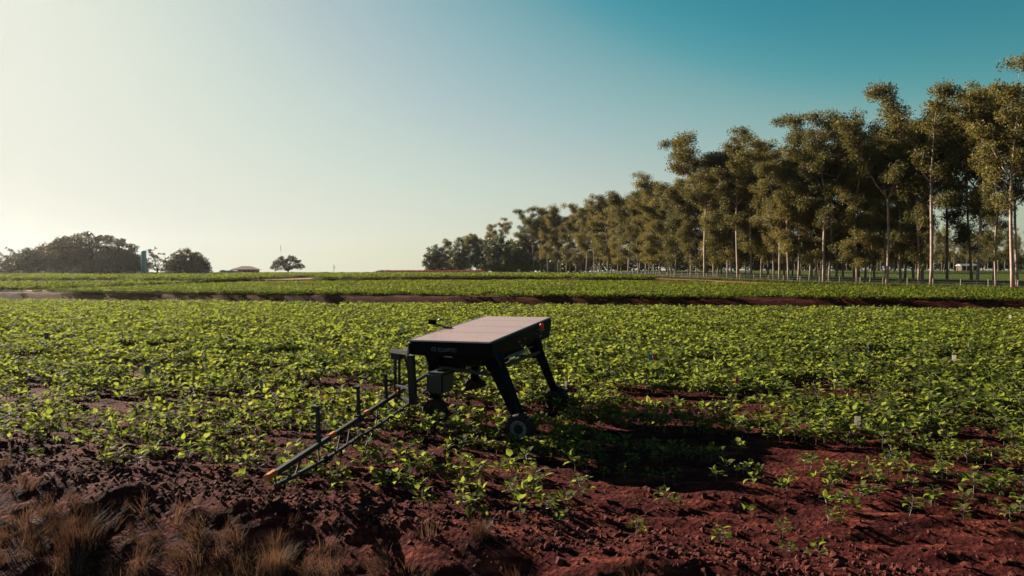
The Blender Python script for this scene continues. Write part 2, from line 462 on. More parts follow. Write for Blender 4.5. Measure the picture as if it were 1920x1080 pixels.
def ribbon(name, pts, width, mat, lift=0.03, step=1.0):
    """a sheet that follows the terrain along a polyline"""
    P = [np.array(p, float) for p in pts]
    dense = []
    for a, b in zip(P[:-1], P[1:]):
        k = max(1, int(np.linalg.norm(b - a) / step))
        dense += [a + (b - a) * i / k for i in range(k)]
    dense.append(P[-1]); dense = np.array(dense)
    for _ in range(6):
        dense[1:-1] = (dense[:-2] + 2 * dense[1:-1] + dense[2:]) / 4
    t = np.gradient(dense, axis=0); t /= np.linalg.norm(t, axis=1)[:, None]
    nrm = np.stack([-t[:, 1], t[:, 0]], 1)
    m = 7
    V = []
    for j in range(m):
        off = (j / (m - 1) - 0.5) * width
        q = dense + nrm * (off + 0.3 * (vnoise(dense[:, 0] / 3 + j * 0, dense[:, 1] / 3, 40 + (j > 3)) - 0.5) * (j in (0, m - 1)))[:, None] if False else dense + nrm * off
        V.append(np.c_[q, terrain(q[:, 0], q[:, 1]) + lift])
    V = np.stack(V, 1).reshape(-1, 3)
    n_ = len(dense); I = np.arange(n_ * m).reshape(n_, m)
    Q = np.stack([I[:-1, :-1], I[:-1, 1:], I[1:, 1:], I[1:, :-1]], -1).reshape(-1, 4)
    return tag(link(name, mesh_np(name, V, Q, mat, True)), kind='structure')

road_pts = [(120, 62), (90, 72), (75, 84), (66, 93.5), (58, 101), (50, 109), (43, 119), (36, 131), (30, 147)]
ribbon("dirt_road", road_pts, 4.4, M['road'], 0.05)
ribbon("dirt_track", [(-70, 84), (-62, 92), (-57, 104), (-52, 120), (-49, 140), (-46, 165)], 6.0, M['road'], 0.05)

# ------------------------------------------------------------------ thin haze box, added to lay a sunlit veil over the left
hm, hn, hout = new_mat("veil_haze")
hv = hn.nodes.new("ShaderNodeVolumePrincipled")
hv.inputs['Color'].default_value = (0.95, 0.90, 0.90, 1)
hv.inputs['Density'].default_value = 4.5e-5
hv.inputs['Anisotropy'].default_value = 0.75
hn.links.new(hv.outputs[0], hout.inputs['Volume'])
tag(MB().box((0, 430, 12), (1900, 1000, 70)).build("haze", hm), kind='stuff')

# ------------------------------------------------------------------ scatter by geometry nodes (stuff only)
def scatter(name, pts, rots, scl, protos, mat=None):
    me = bpy.data.meshes.new(name)
    me.vertices.add(len(pts)); me.vertices.foreach_set("co", np.asarray(pts, np.float32).ravel())
    a = me.attributes.new("rot", 'FLOAT_VECTOR', 'POINT'); a.data.foreach_set("vector", np.asarray(rots, np.float32).ravel())
    a = me.attributes.new("scl", 'FLOAT', 'POINT'); a.data.foreach_set("value", np.asarray(scl, np.float32))
    a = me.attributes.new("idx", 'INT', 'POINT'); a.data.foreach_set("value", rng.integers(0, len(protos), len(pts)).astype(np.int32))
    me.update()
    pc = bpy.data.collections.new(name + "_kinds")
    for i, pm in enumerate(protos):
        pc.objects.link(bpy.data.objects.new(f"{name}_kind", pm))
    o = link(name, me)
    g = bpy.data.node_groups.new(name, 'GeometryNodeTree')
    g.interface.new_socket("Geometry", in_out='INPUT', socket_type='NodeSocketGeometry')
    g.interface.new_socket("Geometry", in_out='OUTPUT', socket_type='NodeSocketGeometry')
    gi = g.nodes.new('NodeGroupInput'); go = g.nodes.new('NodeGroupOutput')
    ci = g.nodes.new('GeometryNodeCollectionInfo')
    ci.inputs['Collection'].default_value = pc
    ci.inputs['Separate Children'].default_value = True
    ci.inputs['Reset Children'].default_value = True
    iop = g.nodes.new('GeometryNodeInstanceOnPoints')
    iop.inputs['Pick Instance'].default_value = True
    def na(nm, t):
        k = g.nodes.new('GeometryNodeInputNamedAttribute'); k.data_type = t
        k.inputs['Name'].default_value = nm
        return k.outputs['Attribute']
    g.links.new(gi.outputs[0], iop.inputs['Points'])
    g.links.new(ci.outputs[0], iop.inputs['Instance'])
    g.links.new(na("idx", 'INT'), iop.inputs['Instance Index'])
    g.links.new(na("rot", 'FLOAT_VECTOR'), iop.inputs['Rotation'])
    g.links.new(na("scl", 'FLOAT'), iop.inputs['Scale'])
    g.links.new(iop.outputs[0], go.inputs[0])
    md = o.modifiers.new("scatter", 'NODES'); md.node_group = g
    return tag(o, kind='stuff')

# ------------------------------------------------------------------ crop plants
LEAF_V = np.array([(0, 0, 0), (0.28, -0.36, 0.06), (0.30, 0, -0.03), (0.28, 0.36, 0.06),
                   (0.66, -0.31, 0.03), (0.65, 0, -0.05), (0.66, 0.31, 0.03), (1.0, 0, -0.16)], float)
LEAF_F = [(0, 2, 1), (0, 3, 2), (1, 2, 5, 4), (2, 3, 6, 5), (4, 5, 7), (5, 6, 7)]

def leaf_mesh(k):
    r_ = np.random.default_rng(50 + k)
    v = LEAF_V.copy(); v[:, 1] *= (0.85, 1.0, 1.15)[k]; v[7, 2] -= (0.0, 0.1, 0.2)[k]
    v[1:7, 2] += r_.uniform(-0.03, 0.03, 6)
    me = bpy.data.meshes.new("leaf"); me.from_pydata([tuple(p) for p in v], [], LEAF_F)
    me.materials.append(M['crop']); me.shade_smooth(); return me
leaf_meshes = [leaf_mesh(k) for k in range(3)]

def plant_plan(seed, n_leaf, h, spread):
    """leaf transforms and stem of one crop plant"""
    r_ = random.Random(seed); leaves = []; mb = MB()
    top = Vector((r_.uniform(-.03, .03), r_.uniform(-.03, .03), h))
    mb.tube([(0, 0, -0.05), tuple(top * 0.5 + Vector((.01, 0, 0))), tuple(top)], [0.007, 0.006, 0.004], 5)
    for k in range(n_leaf):
        t = 0.35 + 0.65 * (k + 0.5) / n_leaf
        az = k * 2.4 + r_.uniform(-.4, .4)
        el = r_.uniform(0.15, 0.8) * (0.6 + 0.6 * t)
        pl = spread * r_.uniform(0.25, 0.55) * (1.3 - 0.9 * t) + 0.015
        p0 = top * t
        p1 = p0 + Vector((math.cos(az) * math.cos(el), math.sin(az) * math.cos(el), math.sin(el))) * pl
        mb.tube([tuple(p0), tuple(p1)], [0.0035, 0.0025], 4)
        size = r_.uniform(0.105, 0.165) * (1.1 - 0.25 * t)
        tilt = r_.gauss(0.50, 0.38) if t > .55 else r_.gauss(0.12, 0.35)
        Mx = Matrix.Translation(p1) @ Matrix.Rotation(az + r_.uniform(-.5, .5), 4, 'Z') @ Matrix.Rotation(-tilt, 4, 'Y') @ \
             Matrix.Rotation(r_.uniform(-.5, .5), 4, 'X') @ Matrix.Scale(size, 4)
        leaves.append((Mx, r_.randrange(3)))
    return leaves, mb

plans = [plant_plan(100 + k, [8, 10, 12, 14, 10, 12, 15, 8][k], [.19, .23, .28, .31, .22, .26, .33, .18][k], [.18, .2, .23, .26, .2, .22, .26, .17][k]) for k in range(8)]
stem_meshes = [mb.mesh("stem", M['stem']) for _, mb in plans]

def merged_plant(leaves, mb, name):
    V = [np.array(mb.v)]; F3 = []; F4 = []; off = len(mb.v)
    F4 += [f for f in mb.f if len(f) == 4]
    nstem = len(F4)
    for Mx, k in leaves:
        v = np.array([tuple(Mx @ Vector(p)) for p in np.array([tuple(c.co) for c in leaf_meshes[k].vertices])])
        V.append(v)
        F3 += [tuple(i + off for i in f) for f in LEAF_F if len(f) == 3]
        F4 += [tuple(i + off for i in f) for f in LEAF_F if len(f) == 4]
        off += len(v)
    me = mesh_np(name, np.concatenate(V), [np.array(F4), np.array(F3)], None, True)
    me.materials.append(M['stem']); me.materials.append(M['crop'])
    mi = np.ones(len(F4) + len(F3), np.int32); mi[:nstem] = 0
    me.polygons.foreach_set("material_index", mi)
    return me
plant_merged = [merged_plant(l, m, "crop_plant_kind") for l, m in plans]

def canopy_patch(seed, n, rad, h, size):
    """a patch of closed canopy: many leaves over a small mound"""
    r_ = np.random.default_rng(seed)
    V = []; F3 = []; F4 = []; off = 0
    for i in range(n):
        a = r_.uniform(0, 6.28); q = rad * math.sqrt(r_.uniform()); z = h * (0.35 + 0.65 * r_.uniform()) * (1 - 0.4 * (q / rad) ** 2)
        Mx = Matrix.Translation((q * math.cos(a), q * math.sin(a), z)) @ Matrix.Rotation(r_.uniform(0, 6.28), 4, 'Z') @ \
             Matrix.Rotation(-r_.normal(0.45, 0.4), 4, 'Y') @ Matrix.Rotation(r_.uniform(-.6, .6), 4, 'X') @ Matrix.Scale(size * r_.uniform(.8, 1.3), 4)
        V.append(np.array([tuple(Mx @ Vector(p)) for p in LEAF_V]))
        F3 += [tuple(k + off for k in f) for f in LEAF_F if len(f) == 3]; F4 += [tuple(k + off for k in f) for f in LEAF_F if len(f) == 4]
        off += 8
    return mesh_np("canopy_patch", np.concatenate(V), [np.array(F4), np.array(F3)], M['canopy'], True)

O2 = np.array([-0.463, 13.853])                    # the sprayer's near right corner on the ground
def to_local(x, y): q = np.array([x, y]) - O2; return float(q @ A), float(q @ B)
def to_world(u, v): q = O2 + u * A + v * B; return float(q[0]), float(q[1])
WHEELS = [(0.66, 0.0), (-1.72, 1.04), (-2.0, 4.1), (0.48, 3.4)]

def row_points(r0, r1, ds, xlim, jr=0.05, js=0.07, dr=0.5):
    P = []
    for r in np.arange(r0, r1, dr):
        smax = 1.1 * r + 60
        s = np.arange(-smax, smax, ds); s = s + rng.uniform(-js, js, len(s))
        rr = r + rng.normal(0, jr, len(s)) + 0.06 * np.sin(s / 7 + r)
        P.append(np.c_[s * A[0] + rr * B[0], s * A[1] + rr * B[1], rr, s])
    P = np.concatenate(P)
    vis = (np.abs(P[:, 0]) < 0.80 * P[:, 1] + 2.0) & (P[:, 1] > 5)
    return P[vis]

P = row_points(8.85, 95, 0.112, None, 0.045, 0.045, 0.66)
P = P[P[:, 1] < edge1(P[:, 0]) + 0.1]
r_, s_ = P[:, 2], P[:, 3]
# emergence: sparse near the front edge, closed canopy further back, gaps strung along the rows
p = np.interp(r_, [8.9, 9.3, 10.4, 12, 13.5, 16, 20, 26, 40], [0.26, 0.44, 0.56, 0.64, 0.74, 0.85, 0.95, 1.0, 1.0])
# right of the sprayer the stand is thin further back
p = p * (1 - 0.75 * smooth(P[:, 0], -0.8, 1.0) * (1 - smooth(P[:, 0], 4.5, 6.5)) * (1 - smooth(r_, 10.8, 12.4)))
p = p * (1 - 0.6 * smooth(P[:, 0], 3.5, 6) * (1 - smooth(r_, 10.6, 11.6)))
gap = fbm(s_ / 2.2, r_ / 0.62, 61, 3)
gapf = smooth(gap, 0.36, 0.46)
gapf = gapf + (1 - gapf) * 0.35 * (1 - smooth(r_, 10, 11.5))
p = p * (gapf * (1 - smooth(r_, 22, 50)) + smooth(r_, 22, 50) * smooth(gap, 0.29, 0.37))
# a strip on the left where rows failed
lx = P[:, 0] + 9.5 + (P[:, 1] - 17.5) * 0.2
p = p * (1 - 0.85 * np.exp(-((P[:, 1] - 17.3 - 0.12 * (P[:, 0] + 9)) / 1.0) ** 2) * np.exp(-((P[:, 0] + 8.5) / 3.4) ** 2))
keep = rng.uniform(size=len(P)) < p
P = P[keep]
for u, v in WHEELS:
    w = np.array(to_world(u, v)); q = P[:, :2] - w
    P = P[~((np.abs(q @ A) < 0.30) & (np.abs(q @ B) < 0.14))]
order = np.argsort(P[:, 1])
P = P[order]
Z = terrain(P[:, 0], P[:, 1])
inside = (np.abs(P[:, 0]) < 0.755 * P[:, 1])
cand = np.where(inside)[0][:300]
mask = np.ones(len(P), bool); mask[cand] = False
def crop_label(i):
    px = 960 + FPX * P[i, 0] / P[i, 1]
    dd = np.hypot(P[:, 0] - P[i, 0], P[:, 1] - P[i, 1]); dd[i] = 9
    how = "young crop plant standing alone" if dd.min() > 0.42 else ("leafy crop plant" if (dd < .3).sum() < 2 else "crowded leafy crop plant")
    where = ("at the left, well before the boom tip" if px < 380 else "near the tip of the spray boom" if px < 620 else "between the boom and the robot's front wheel" if px < 900 else
             "in the bare ground before the robot" if px < 1200 else "in the thin stand right of the robot's shadow" if px < 1540 else "at the front right corner of the field")
    return f"{how} {where}"
for i in cand:
    k = int(rng.integers(8)); sc = float(rng.uniform(0.7, 1.2) * np.interp(P[i, 2], [9, 11], [.85, 1.0]) * (.85 if P[i, 0] > 1.5 else 1.08))
    root = thing("crop_plant", crop_label(i), "plant", (P[i, 0], P[i, 1], Z[i]), float(rng.uniform(0, 6.28)), "young crop plants along the front edge of the field", sc)
    root.rotation_euler.x = float(rng.normal(0, .08)); root.rotation_euler.y = float(rng.normal(0, .08))
    link("stem", stem_meshes[k], root)
    for Mx, lk in plans[k][0]:
        lo = link("leaf", leaf_meshes[lk], root); lo.matrix_local = Mx
Pm, Zm = P[mask], Z[mask]
grow = np.interp(Pm[:, 2], [9, 14, 20, 30, 90], [0.95, 1.05, 1.2, 1.38, 1.5])
rot = np.c_[rng.normal(0, .12, len(Pm)), rng.normal(0, .12, len(Pm)), rng.uniform(0, 6.28, len(Pm))]
scatter("crop_rows", np.c_[Pm[:, :2], Zm], rot, grow * rng.uniform(.8, 1.25, len(Pm)), plant_merged)

# closed canopy of the fields beyond the contour banks
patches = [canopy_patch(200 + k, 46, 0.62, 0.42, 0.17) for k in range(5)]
def field_points(n, x0, x1, y0, y1, cond):
    X = rng.uniform(x0, x1, n); Y = rng.uniform(y0, y1, n)
    k = cond(X, Y); return X[k], Y[k]
def in2(X, Y):
    d = Y - edge1(X); D = depth2(X)
    left = np.interp(Y, [80, 90, 106, 135, 160], [-62, -57, -54, -49, -46])
    return (d > 11.5) & (d < D + 0.1) & (X > left) & (np.abs(X) < 0.8 * Y)
X, Y = field_points(60000, -62, 78, 60, 152, in2)
row = np.abs(((X * B[0] + Y * B[1]) / 2.5) % 1 - .5)
k = (fbm((X * A[0] + Y * A[1]) / 9, (X * B[0] + Y * B[1]) / 1.6, 71, 3) > 0.40)
X, Y = X[k], Y[k]
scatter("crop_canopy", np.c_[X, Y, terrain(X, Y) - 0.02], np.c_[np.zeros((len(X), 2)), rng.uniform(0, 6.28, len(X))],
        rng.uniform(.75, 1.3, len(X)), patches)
def in3(X, Y):
    d = Y - edge1(X) - depth2(X)
    lim = np.interp(Y, [100, 130, 160, 190, 230, 300], [-200, 30, 26, 24, 18, 4])
    main = (d > 8.6) & (Y < 262) & (X > np.interp(Y, [80, 130, 165, 200], [-50, -44, -41, -200])) & (X < lim)
    leftf = (X < np.interp(Y, [80, 92, 106, 140, 170], [-66, -64, -60, -53, -50])) & (Y > edge1(X) + 14) & (Y < 214)
    return (main | leftf) & (np.abs(X) < 0.8 * Y)
X, Y = field_points(60000, -170, 40, 80, 264, in3)
k = (fbm(X / 12, Y / 3.0, 73, 3) > 0.36)
X, Y = X[k], Y[k]
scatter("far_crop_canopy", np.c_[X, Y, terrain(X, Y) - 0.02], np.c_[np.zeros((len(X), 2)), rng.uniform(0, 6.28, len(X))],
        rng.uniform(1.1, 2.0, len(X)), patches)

# ------------------------------------------------------------------ soil clods and grass
def clod_mesh(seed):
    r_ = np.random.default_rng(seed)
    import bmesh
    bm = bmesh.new(); bmesh.ops.create_icosphere(bm, subdivisions=1, radius=1)
    for v in bm.verts: v.co = v.co * r_.uniform(.6, 1.25); v.co.z *= .7
    me = bpy.data.meshes.new("clod"); bm.to_mesh(me); bm.free(); me.materials.append(M['clod']); return me
clods = [clod_mesh(k) for k in range(5)]
n = 9000
r = rng.uniform(7.6, 10.2, n); s = rng.uniform(-14, 14, n)
r2 = np.abs(rng.normal(0, .8, n)); r = np.where(rng.uniform(size=n) < .75, 8.25 + r2 * np.where(rng.uniform(size=n) < .7, 1, -.3), rng.uniform(8, 12.5, n))
X = s * A[0] + r * B[0]; Y = s * A[1] + r * B[1]
scatter("soil_clods", np.c_[X, Y, terrain(X, Y) + 0.004], rng.uniform(0, 6.28, (n, 3)), np.clip(rng.lognormal(math.log(0.022), .5, n), .008, .075), clods)

def tuft_mesh(seed, n, h, lean, spread, mat, w=0.006):
    r_ = np.random.default_rng(seed); V = []; F = []
    for i in range(n):
        a = r_.uniform(0, 6.28); b = r_.uniform(0, spread)
        p = np.array([b * math.cos(a), b * math.sin(a), -0.02]); L = h * r_.uniform(.5, 1.1)
        az = a + r_.normal(0, .6); bend = r_.uniform(.3, 1.0) * lean
        side = np.array([-math.sin(az), math.cos(az), 0]) * w * r_.uniform(.6, 1.4)
        o = len(V); ang = r_.uniform(.05, .4); q = p
        for j in range(4):
            ww = side * (1 - j / 3.2)
            V += [q - ww, q + ww]
            ang2 = min(ang + bend * j * .45, 1.9)
            q = q + (L / 3) * np.array([math.cos(az) * math.sin(ang2), math.sin(az) * math.sin(ang2), math.cos(ang2)])
        for j in range(3): F.append((o + 2 * j, o + 2 * j + 1, o + 2 * j + 3, o + 2 * j + 2))
    return mesh_np("tuft", np.array(V), np.array(F), mat)
dry = [tuft_mesh(300 + k, 46, 0.40, 1.1, 0.18, M['drygrass'], 0.0055) for k in range(5)]
greens = [tuft_mesh(330 + k, 40, 0.35, 0.7, 0.15, M['grass'], 0.012) for k in range(3)]
n = 800
r = 7.6 - np.abs(rng.normal(0, .8, n)) + rng.normal(0, .22, n); s = rng.uniform(-14, 6, n)
dens = np.interp(s, [-14, -6, -2, 2, 6], [1, 1, .75, .4, .12]) * smooth(fbm(s / 1.1, r / .8, 81, 3), .36, .55)
k = rng.uniform(size=n) < dens; r, s = r[k], s[k]
X = s * A[0] + r * B[0]; Y = s * A[1] + r * B[1]
scatter("dry_grass", np.c_[X, Y, terrain(X, Y)], np.c_[rng.normal(0.1, .25, len(X)), rng.normal(0.45, .25, len(X)), rng.uniform(0, 6.28, len(X))], rng.uniform(.35, .95, len(X)), dry)
# three larger tufts that stand out on the bank
big = [tuft_mesh(360 + k, 420, 0.62, 0.9, 0.30, M['drygrass'], 0.005) for k in range(3)]
def ground_hit(px, py, zoff=0.0, lo=4.0, hi=400.0):
    """the point of the terrain that a pixel of the photograph looks at"""
    dx = (px - 960) / FPX; dy = -(py - 540) / FPX
    dirv = np.array([dx, math.cos(PITCH) + dy * math.sin(PITCH), -math.sin(PITCH) + dy * math.cos(PITCH)])
    t = np.exp(np.linspace(math.log(lo), math.log(hi), 1500))
    X = dirv[0] * t; Y = dirv[1] * t; Zr = CAM_H + dirv[2] * t
    below = Zr - zoff < terrain(X, Y)
    i = int(np.argmax(below)) if below.any() else len(t) - 1
    return float(X[i]), float(Y[i])
for (px, py, k, sc, lab) in [(150, 1030, 0, 1.0, "largest tuft of dry brown grass, at the left end of the bank"),
                             (520, 1070, 1, 0.7, "dry brown grass tuft on the bank in front of the spray boom tip"),
                             (900, 1010, 2, 0.45, "low dry grass tuft on the bank below the bare soil patch")]:
    x, y = ground_hit(px, py)
    t_ = link("grass_tuft", big[k], loc=(x, y, tz(x, y)), rot=(0, 0, k * 2.1), scale=sc)
    tag(t_, lab, "grass tuft", "large dry grass tufts on the bank")

# ------------------------------------------------------------------ the spraying robot
ROB = thing("spraying_robot", "black four-legged field robot with a dusty solar roof and a long spray boom", "robot",
            (O2[0], O2[1], 0), -TH)
ztop = lambda u, v: 2.0 + 0.049 * v + 0.0085 * u
# body skirt: rounded footprint, sloping top, raked rear end
def rounded(u0, u1, v0, v1, rad, seg=5):
    out = []
    for cx, cy, a0 in ((u1 - rad, v0 + rad, -90), (u1 - rad, v1 - rad, 0), (u0 + rad, v1 - rad, 90), (u0 + rad, v0 + rad, 180)):
        for k in range(seg + 1):
            a = R(a0 + 90 * k / seg); out.append((cx + rad * math.cos(a), cy + rad * math.sin(a)))
    return out
fp = rounded(-1.87, 0.07, -0.06, 4.47, 0.10)
mb = MB(); n = len(fp); rings = []
for j, (ins, zf) in enumerate([(0.05, 'b'), (0.0, 'b2'), (0.0, 't2'), (0.03, 't')]):
    ring = []
    for (u, v) in fp:
        cu, cv = -0.9, 2.2
        uu = u + (ins if u < cu else -ins); vv = v + (ins if v < cv else -ins)
        if zf in ('b', 'b2'):
            vv = min(vv, 4.15) if vv > 4.2 else vv
            z = 1.69 + (0 if zf == 'b' else 0.03) + 0.005 * vv
        else:
            z = ztop(uu, vv) - (0.012 if zf == 't' else 0.045)
        ring.append(len(mb.v)); mb.v.append((uu, vv, z))
    rings.append(ring)
for a_, b_ in zip(rings[:-1], rings[1:]):
    for k in range(n): mb.f.append((a_[k], a_[(k + 1) % n], b_[(k + 1) % n], b_[k]))
mb.f.append(tuple(rings[0][::-1])); mb.f.append(tuple(rings[-1]))
skirt = mb.build("body", M['black'], ROB)
# four solar panels
vb = [0.0, 1.30, 2.35, 3.50, 4.41]
for v0, v1 in zip(vb[:-1], vb[1:]):
    g = 0.010; u0, u1 = -1.80, 0.0
    vs = []
    for dz in (-0.008, 0.022):
        for (u, v) in ((u0, v0 + g), (u1, v0 + g), (u1, v1 - g), (u0, v1 - g)): vs.append((u, v, ztop(u, v) + dz))
    m_ = MB().add(vs, [(3, 2, 1, 0), (4, 5, 6, 7), (0, 1, 5, 4), (1, 2, 6, 5), (2, 3, 7, 6), (3, 0, 4, 7)])
    m_.build("solar_panel", M['panel'], ROB)
mb = MB()
def P3(u, v, dz=0.0): return (u, v, ztop(u, v) + dz)
mb.bar(P3(0.022, -0.02, 0.012), P3(0.022, 4.43, 0.012), 0.022, h0=0.034)
mb.bar(P3(-1.822, -0.02, 0.012), P3(-1.822, 4.43, 0.012), 0.022, h0=0.034)
mb.bar(P3(-1.81, -0.018, 0.006), P3(0.01, -0.018, 0.006), 0.018, h0=0.024)
mb.bar(P3(-1.81, 4.425, 0.006), P3(0.01, 4.425, 0.006), 0.018, h0=0.024)
mb.build("panel_rail", M['alu'], ROB)
# lettering and emblem on the near end
def text_mesh(txt, size, ext=0.003):
    cu = bpy.data.curves.new("lettering", 'FONT'); cu.body = txt; cu.size = size; cu.extrude = ext; cu.align_x = 'LEFT'
    o = bpy.data.objects.new("lettering", cu); col.objects.link(o)
    dg = bpy.context.evaluated_depsgraph_get()
    me = bpy.data.meshes.new_from_object(o.evaluated_get(dg))
    bpy.data.objects.remove(o); bpy.data.curves.remove(cu)
    me.materials.clear(); me.materials.append(M['letter']); return me
lm = text_mesh("SOLINFTEC", 0.115)
wd = max(v.co.x for v in lm.vertices)
for v in lm.vertices: v.co.x *= 0.44 / wd
link("lettering", lm, skirt, loc=(-1.13, -0.064, 1.79), rot=(R(90), 0, 0))
mb = MB()
for k in range(6):
    a0, a1 = R(40 + 32 * k), R(40 + 32 * (k + 1))
    mb.bar((0.055 * math.cos(a0), 0, 0.045 * math.sin(a0)), (0.055 * math.cos(a1), 0, 0.045 * math.sin(a1)), 0.012, h0=0.014)
mb.bar((-0.01, 0, 0.0), (0.05, 0, 0.0), 0.012, h0=0.014); mb.bar((0.045, 0, 0.0), (0.02, 0, -0.045), 0.012, h0=0.014)
e_ = mb.build("emblem", M['letter'], skirt); e_.location = (-1.21, -0.066, 1.83)
# side markings
for nm, mt, v, z, w, h in (("red_reflector", 'red', 1.70, 1.86, .13, .03), ("red_reflector", 'red', 2.12, 1.885, .13, .022),
                           ("side_plate", 'letter', 3.03, 1.92, .12, .02), ("red_reflector", 'red', 3.40, 1.935, .10, .02),
                           ("side_plate", 'letter', 3.35, 1.84, .14, .05)):
    MB().box((0.075, v, z), (0.012, w, h)).build(nm, M[mt], skirt)
sm = text_mesh("SIM", 0.11)
link("side_number", sm, skirt, loc=(0.074, 1.78, 1.72), rot=(R(90), 0, R(90)))
# beacon with its guard
bc = MB().lathe([(0.0, 0.0), (0.052, 0.0), (0.052, 0.09), (0.045, 0.125), (0.025, 0.14), (0, 0.142)], (0.16, 3.16, 2.03), (0, 0, 1), 14).build("beacon", M['beacon'], ROB, True)
mb = MB(); mb.box((0.12, 3.16, 2.015), (0.2, 0.14, 0.02))
mb.tube([(0.13, 3.30, 2.02), (0.13, 3.30, 2.20), (0.13, 3.05, 2.21)], 0.009, 6)
mb.build("guard", M['alu'], bc)
# legs
def leg(top, bot, w0, w1, d0, d1):
    mb = MB(); mb.bar(top, bot, w0, w1, d0, d1); return mb
legs = [((-0.06, 0.32, 1.72), (0.60, 0.10, 0.50), .36, .20, .24, .18), ((-1.72, 1.02, 1.72), (-1.72, 1.06, 0.50), .26, .20, .24, .18),
        ((-1.80, 3.85, 1.78), (-1.98, 4.02, 0.50), .24, .18, .22, .16), ((-0.03, 3.10, 1.78), (0.44, 3.32, 0.50), .30, .19, .24, .17)]
for (tp, bt, a_, b_, c_, d_), (wu, wv) in zip(legs, WHEELS):
    L = leg(tp, bt, a_, b_, c_, d_)
    L.bar((tp[0] - 0.02, tp[1], tp[2] - 0.02), (tp[0] + (bt[0] - tp[0]) * 0.22, tp[1], tp[2] - 0.30), a_ * 1.5, a_ * 1.0, c_ * 1.3, c_)
    L.bar((wu - 0.06, wv + 0.16, 0.60), (wu + 0.06, wv + 0.16, 0.24), 0.07)
    L.bar((bt[0], bt[1] - .02, 0.55), (wu, wv + 0.17, 0.57), 0.10)
    L.build("leg", M['black'], ROB, bevel=0.012)
    w = thing("wheel", None, None); w.parent = ROB; w.location = (wu, wv, 0.30); w.rotation_euler = (0, 0, R(random.uniform(-9, 9)))
    t_ = MB(); prof = [(0.18, -0.10), (0.25, -0.115), (0.285, -0.10), (0.30, -0.05), (0.303, 0), (0.30, 0.05), (0.285, 0.10), (0.25, 0.115), (0.18, 0.10)]
    t_.lathe(prof, (0, 0, 0), (0, 1, 0), 32)
    for k in range(20):
        a = 2 * math.pi * k / 20
        c = Vector((math.cos(a) * 0.303, (-0.05 if k % 2 else 0.05), math.sin(a) * 0.303))
        t_.box(c, (0.03, 0.11, 0.035), Matrix.Rotation(-a, 3, 'Y') @ Matrix.Rotation(R(25 if k % 2 else -25), 3, 'X'))
    t_.build("tyre", M['tyre'], w, True)
    r_ = MB()
    r_.lathe([(0.18, -0.095), (0.175, -0.105), (0.150, -0.10), (0.115, -0.085), (0.10, -0.08)], (0, 0, 0), (0, 1, 0), 28)
    r_.lathe([(0.18, 0.095), (0.10, 0.08), (0.0, 0.08)], (0, 0, 0), (0, 1, 0), 28)
    rim = r_.build("rim", M['rim'] if wv == 0.0 else M['frame'], w, True)
    h_ = MB(); h_.lathe([(0.10, -0.08), (0.09, -0.06), (0.03, -0.06), (0.028, -0.10), (0.0, -0.10)], (0, 0, 0), (0, 1, 0), 18)
    for k in range(8):
        a = 2 * math.pi * k / 8
        h_.lathe([(0.0, -0.1045), (0.014, -0.104), (0.014, -0.085)], (0.135 * math.cos(a), 0.004, 0.135 * math.sin(a)), (0, 1, 0), 8)
    h_.build("hub", M['frame'], w)
for u0, v0, u1, v1, z in ((-1.7, 1.03, 0.12, 0.24, 1.30), (-1.86, 3.95, 0.10, 3.17, 1.32), (-1.72, 1.1, -1.85, 3.9, 1.36), (0.15, .3, 0.14, 3.1, 1.48)):
    MB().bar((u0, v0, z), (u1, v1, z), 0.06, h0=0.07).build("cross_beam", M['frame'], ROB)
# tank, pump, valves and hoses under the roof
tk = MB().box((-1.44, 0.72, 1.03), (0.42, 0.60, 0.46)).build("tank", M['teal'], ROB, bevel=0.05)
MB().lathe([(0, 0), (0.09, 0), (0.09, 0.04), (0, 0.045)], (-1.44, 0.72, 1.255), (0, 0, 1), 16).build("tank_cap", M['black'], tk)
mb = MB(); mb.box((-1.47, 1.45, 1.33), (0.5, 0.5, 0.34)); mb.box((-1.30, 2.6, 1.40), (0.6, 0.7, 0.36)); mb.box((-0.50, 0.85, 1.58), (0.95, 0.9, 0.24)); mb.box((-0.35, 2.0, 1.60), (0.5, 1.2, 0.2)); mb.build("control_box", M['black'], ROB, bevel=0.02)
mb = MB(); mb.box((-1.49, 1.85, 1.22), (0.12, 0.12, 0.10)); mb.lathe([(0, 0), (.05, 0), (.05, .10), (.03, .14), (0, .14)], (-1.45, 1.85, 1.27), (0, 0, 1), 10)
mb.box((-1.36, 1.9, 1.12), (0.10, 0.10, 0.08)); mb.build("pump", M['red'], ROB)
mb = MB()
for k in range(7):
    u = -1.55 + 0.16 * k; sag = random.uniform(.1, .3)
    mb.tube([(u, 0.6 + .1 * k, 1.62), (u + .05, 1.0 + .1 * k, 1.5 - sag), (u + .12, 1.6 + .1 * k, 1.45 - sag), (u + .1, 2.3, 1.6)], 0.013, 6)
mb.build("hose", M['hose'], ROB)
mb = MB(); mb.tube([(0.10, 0.95, 1.50), (0.11, 2.1, 1.62)], 0.016, 6); mb.tube([(0.02, 1.0, 1.60), (0.02, 2.9, 1.63)], 0.012, 6)
mb.tube([(0.03, 0.8, 1.575), (0.03, 2.2, 1.585)], 0.012, 6)
mb.build("side_pipe", M['alu'], ROB)
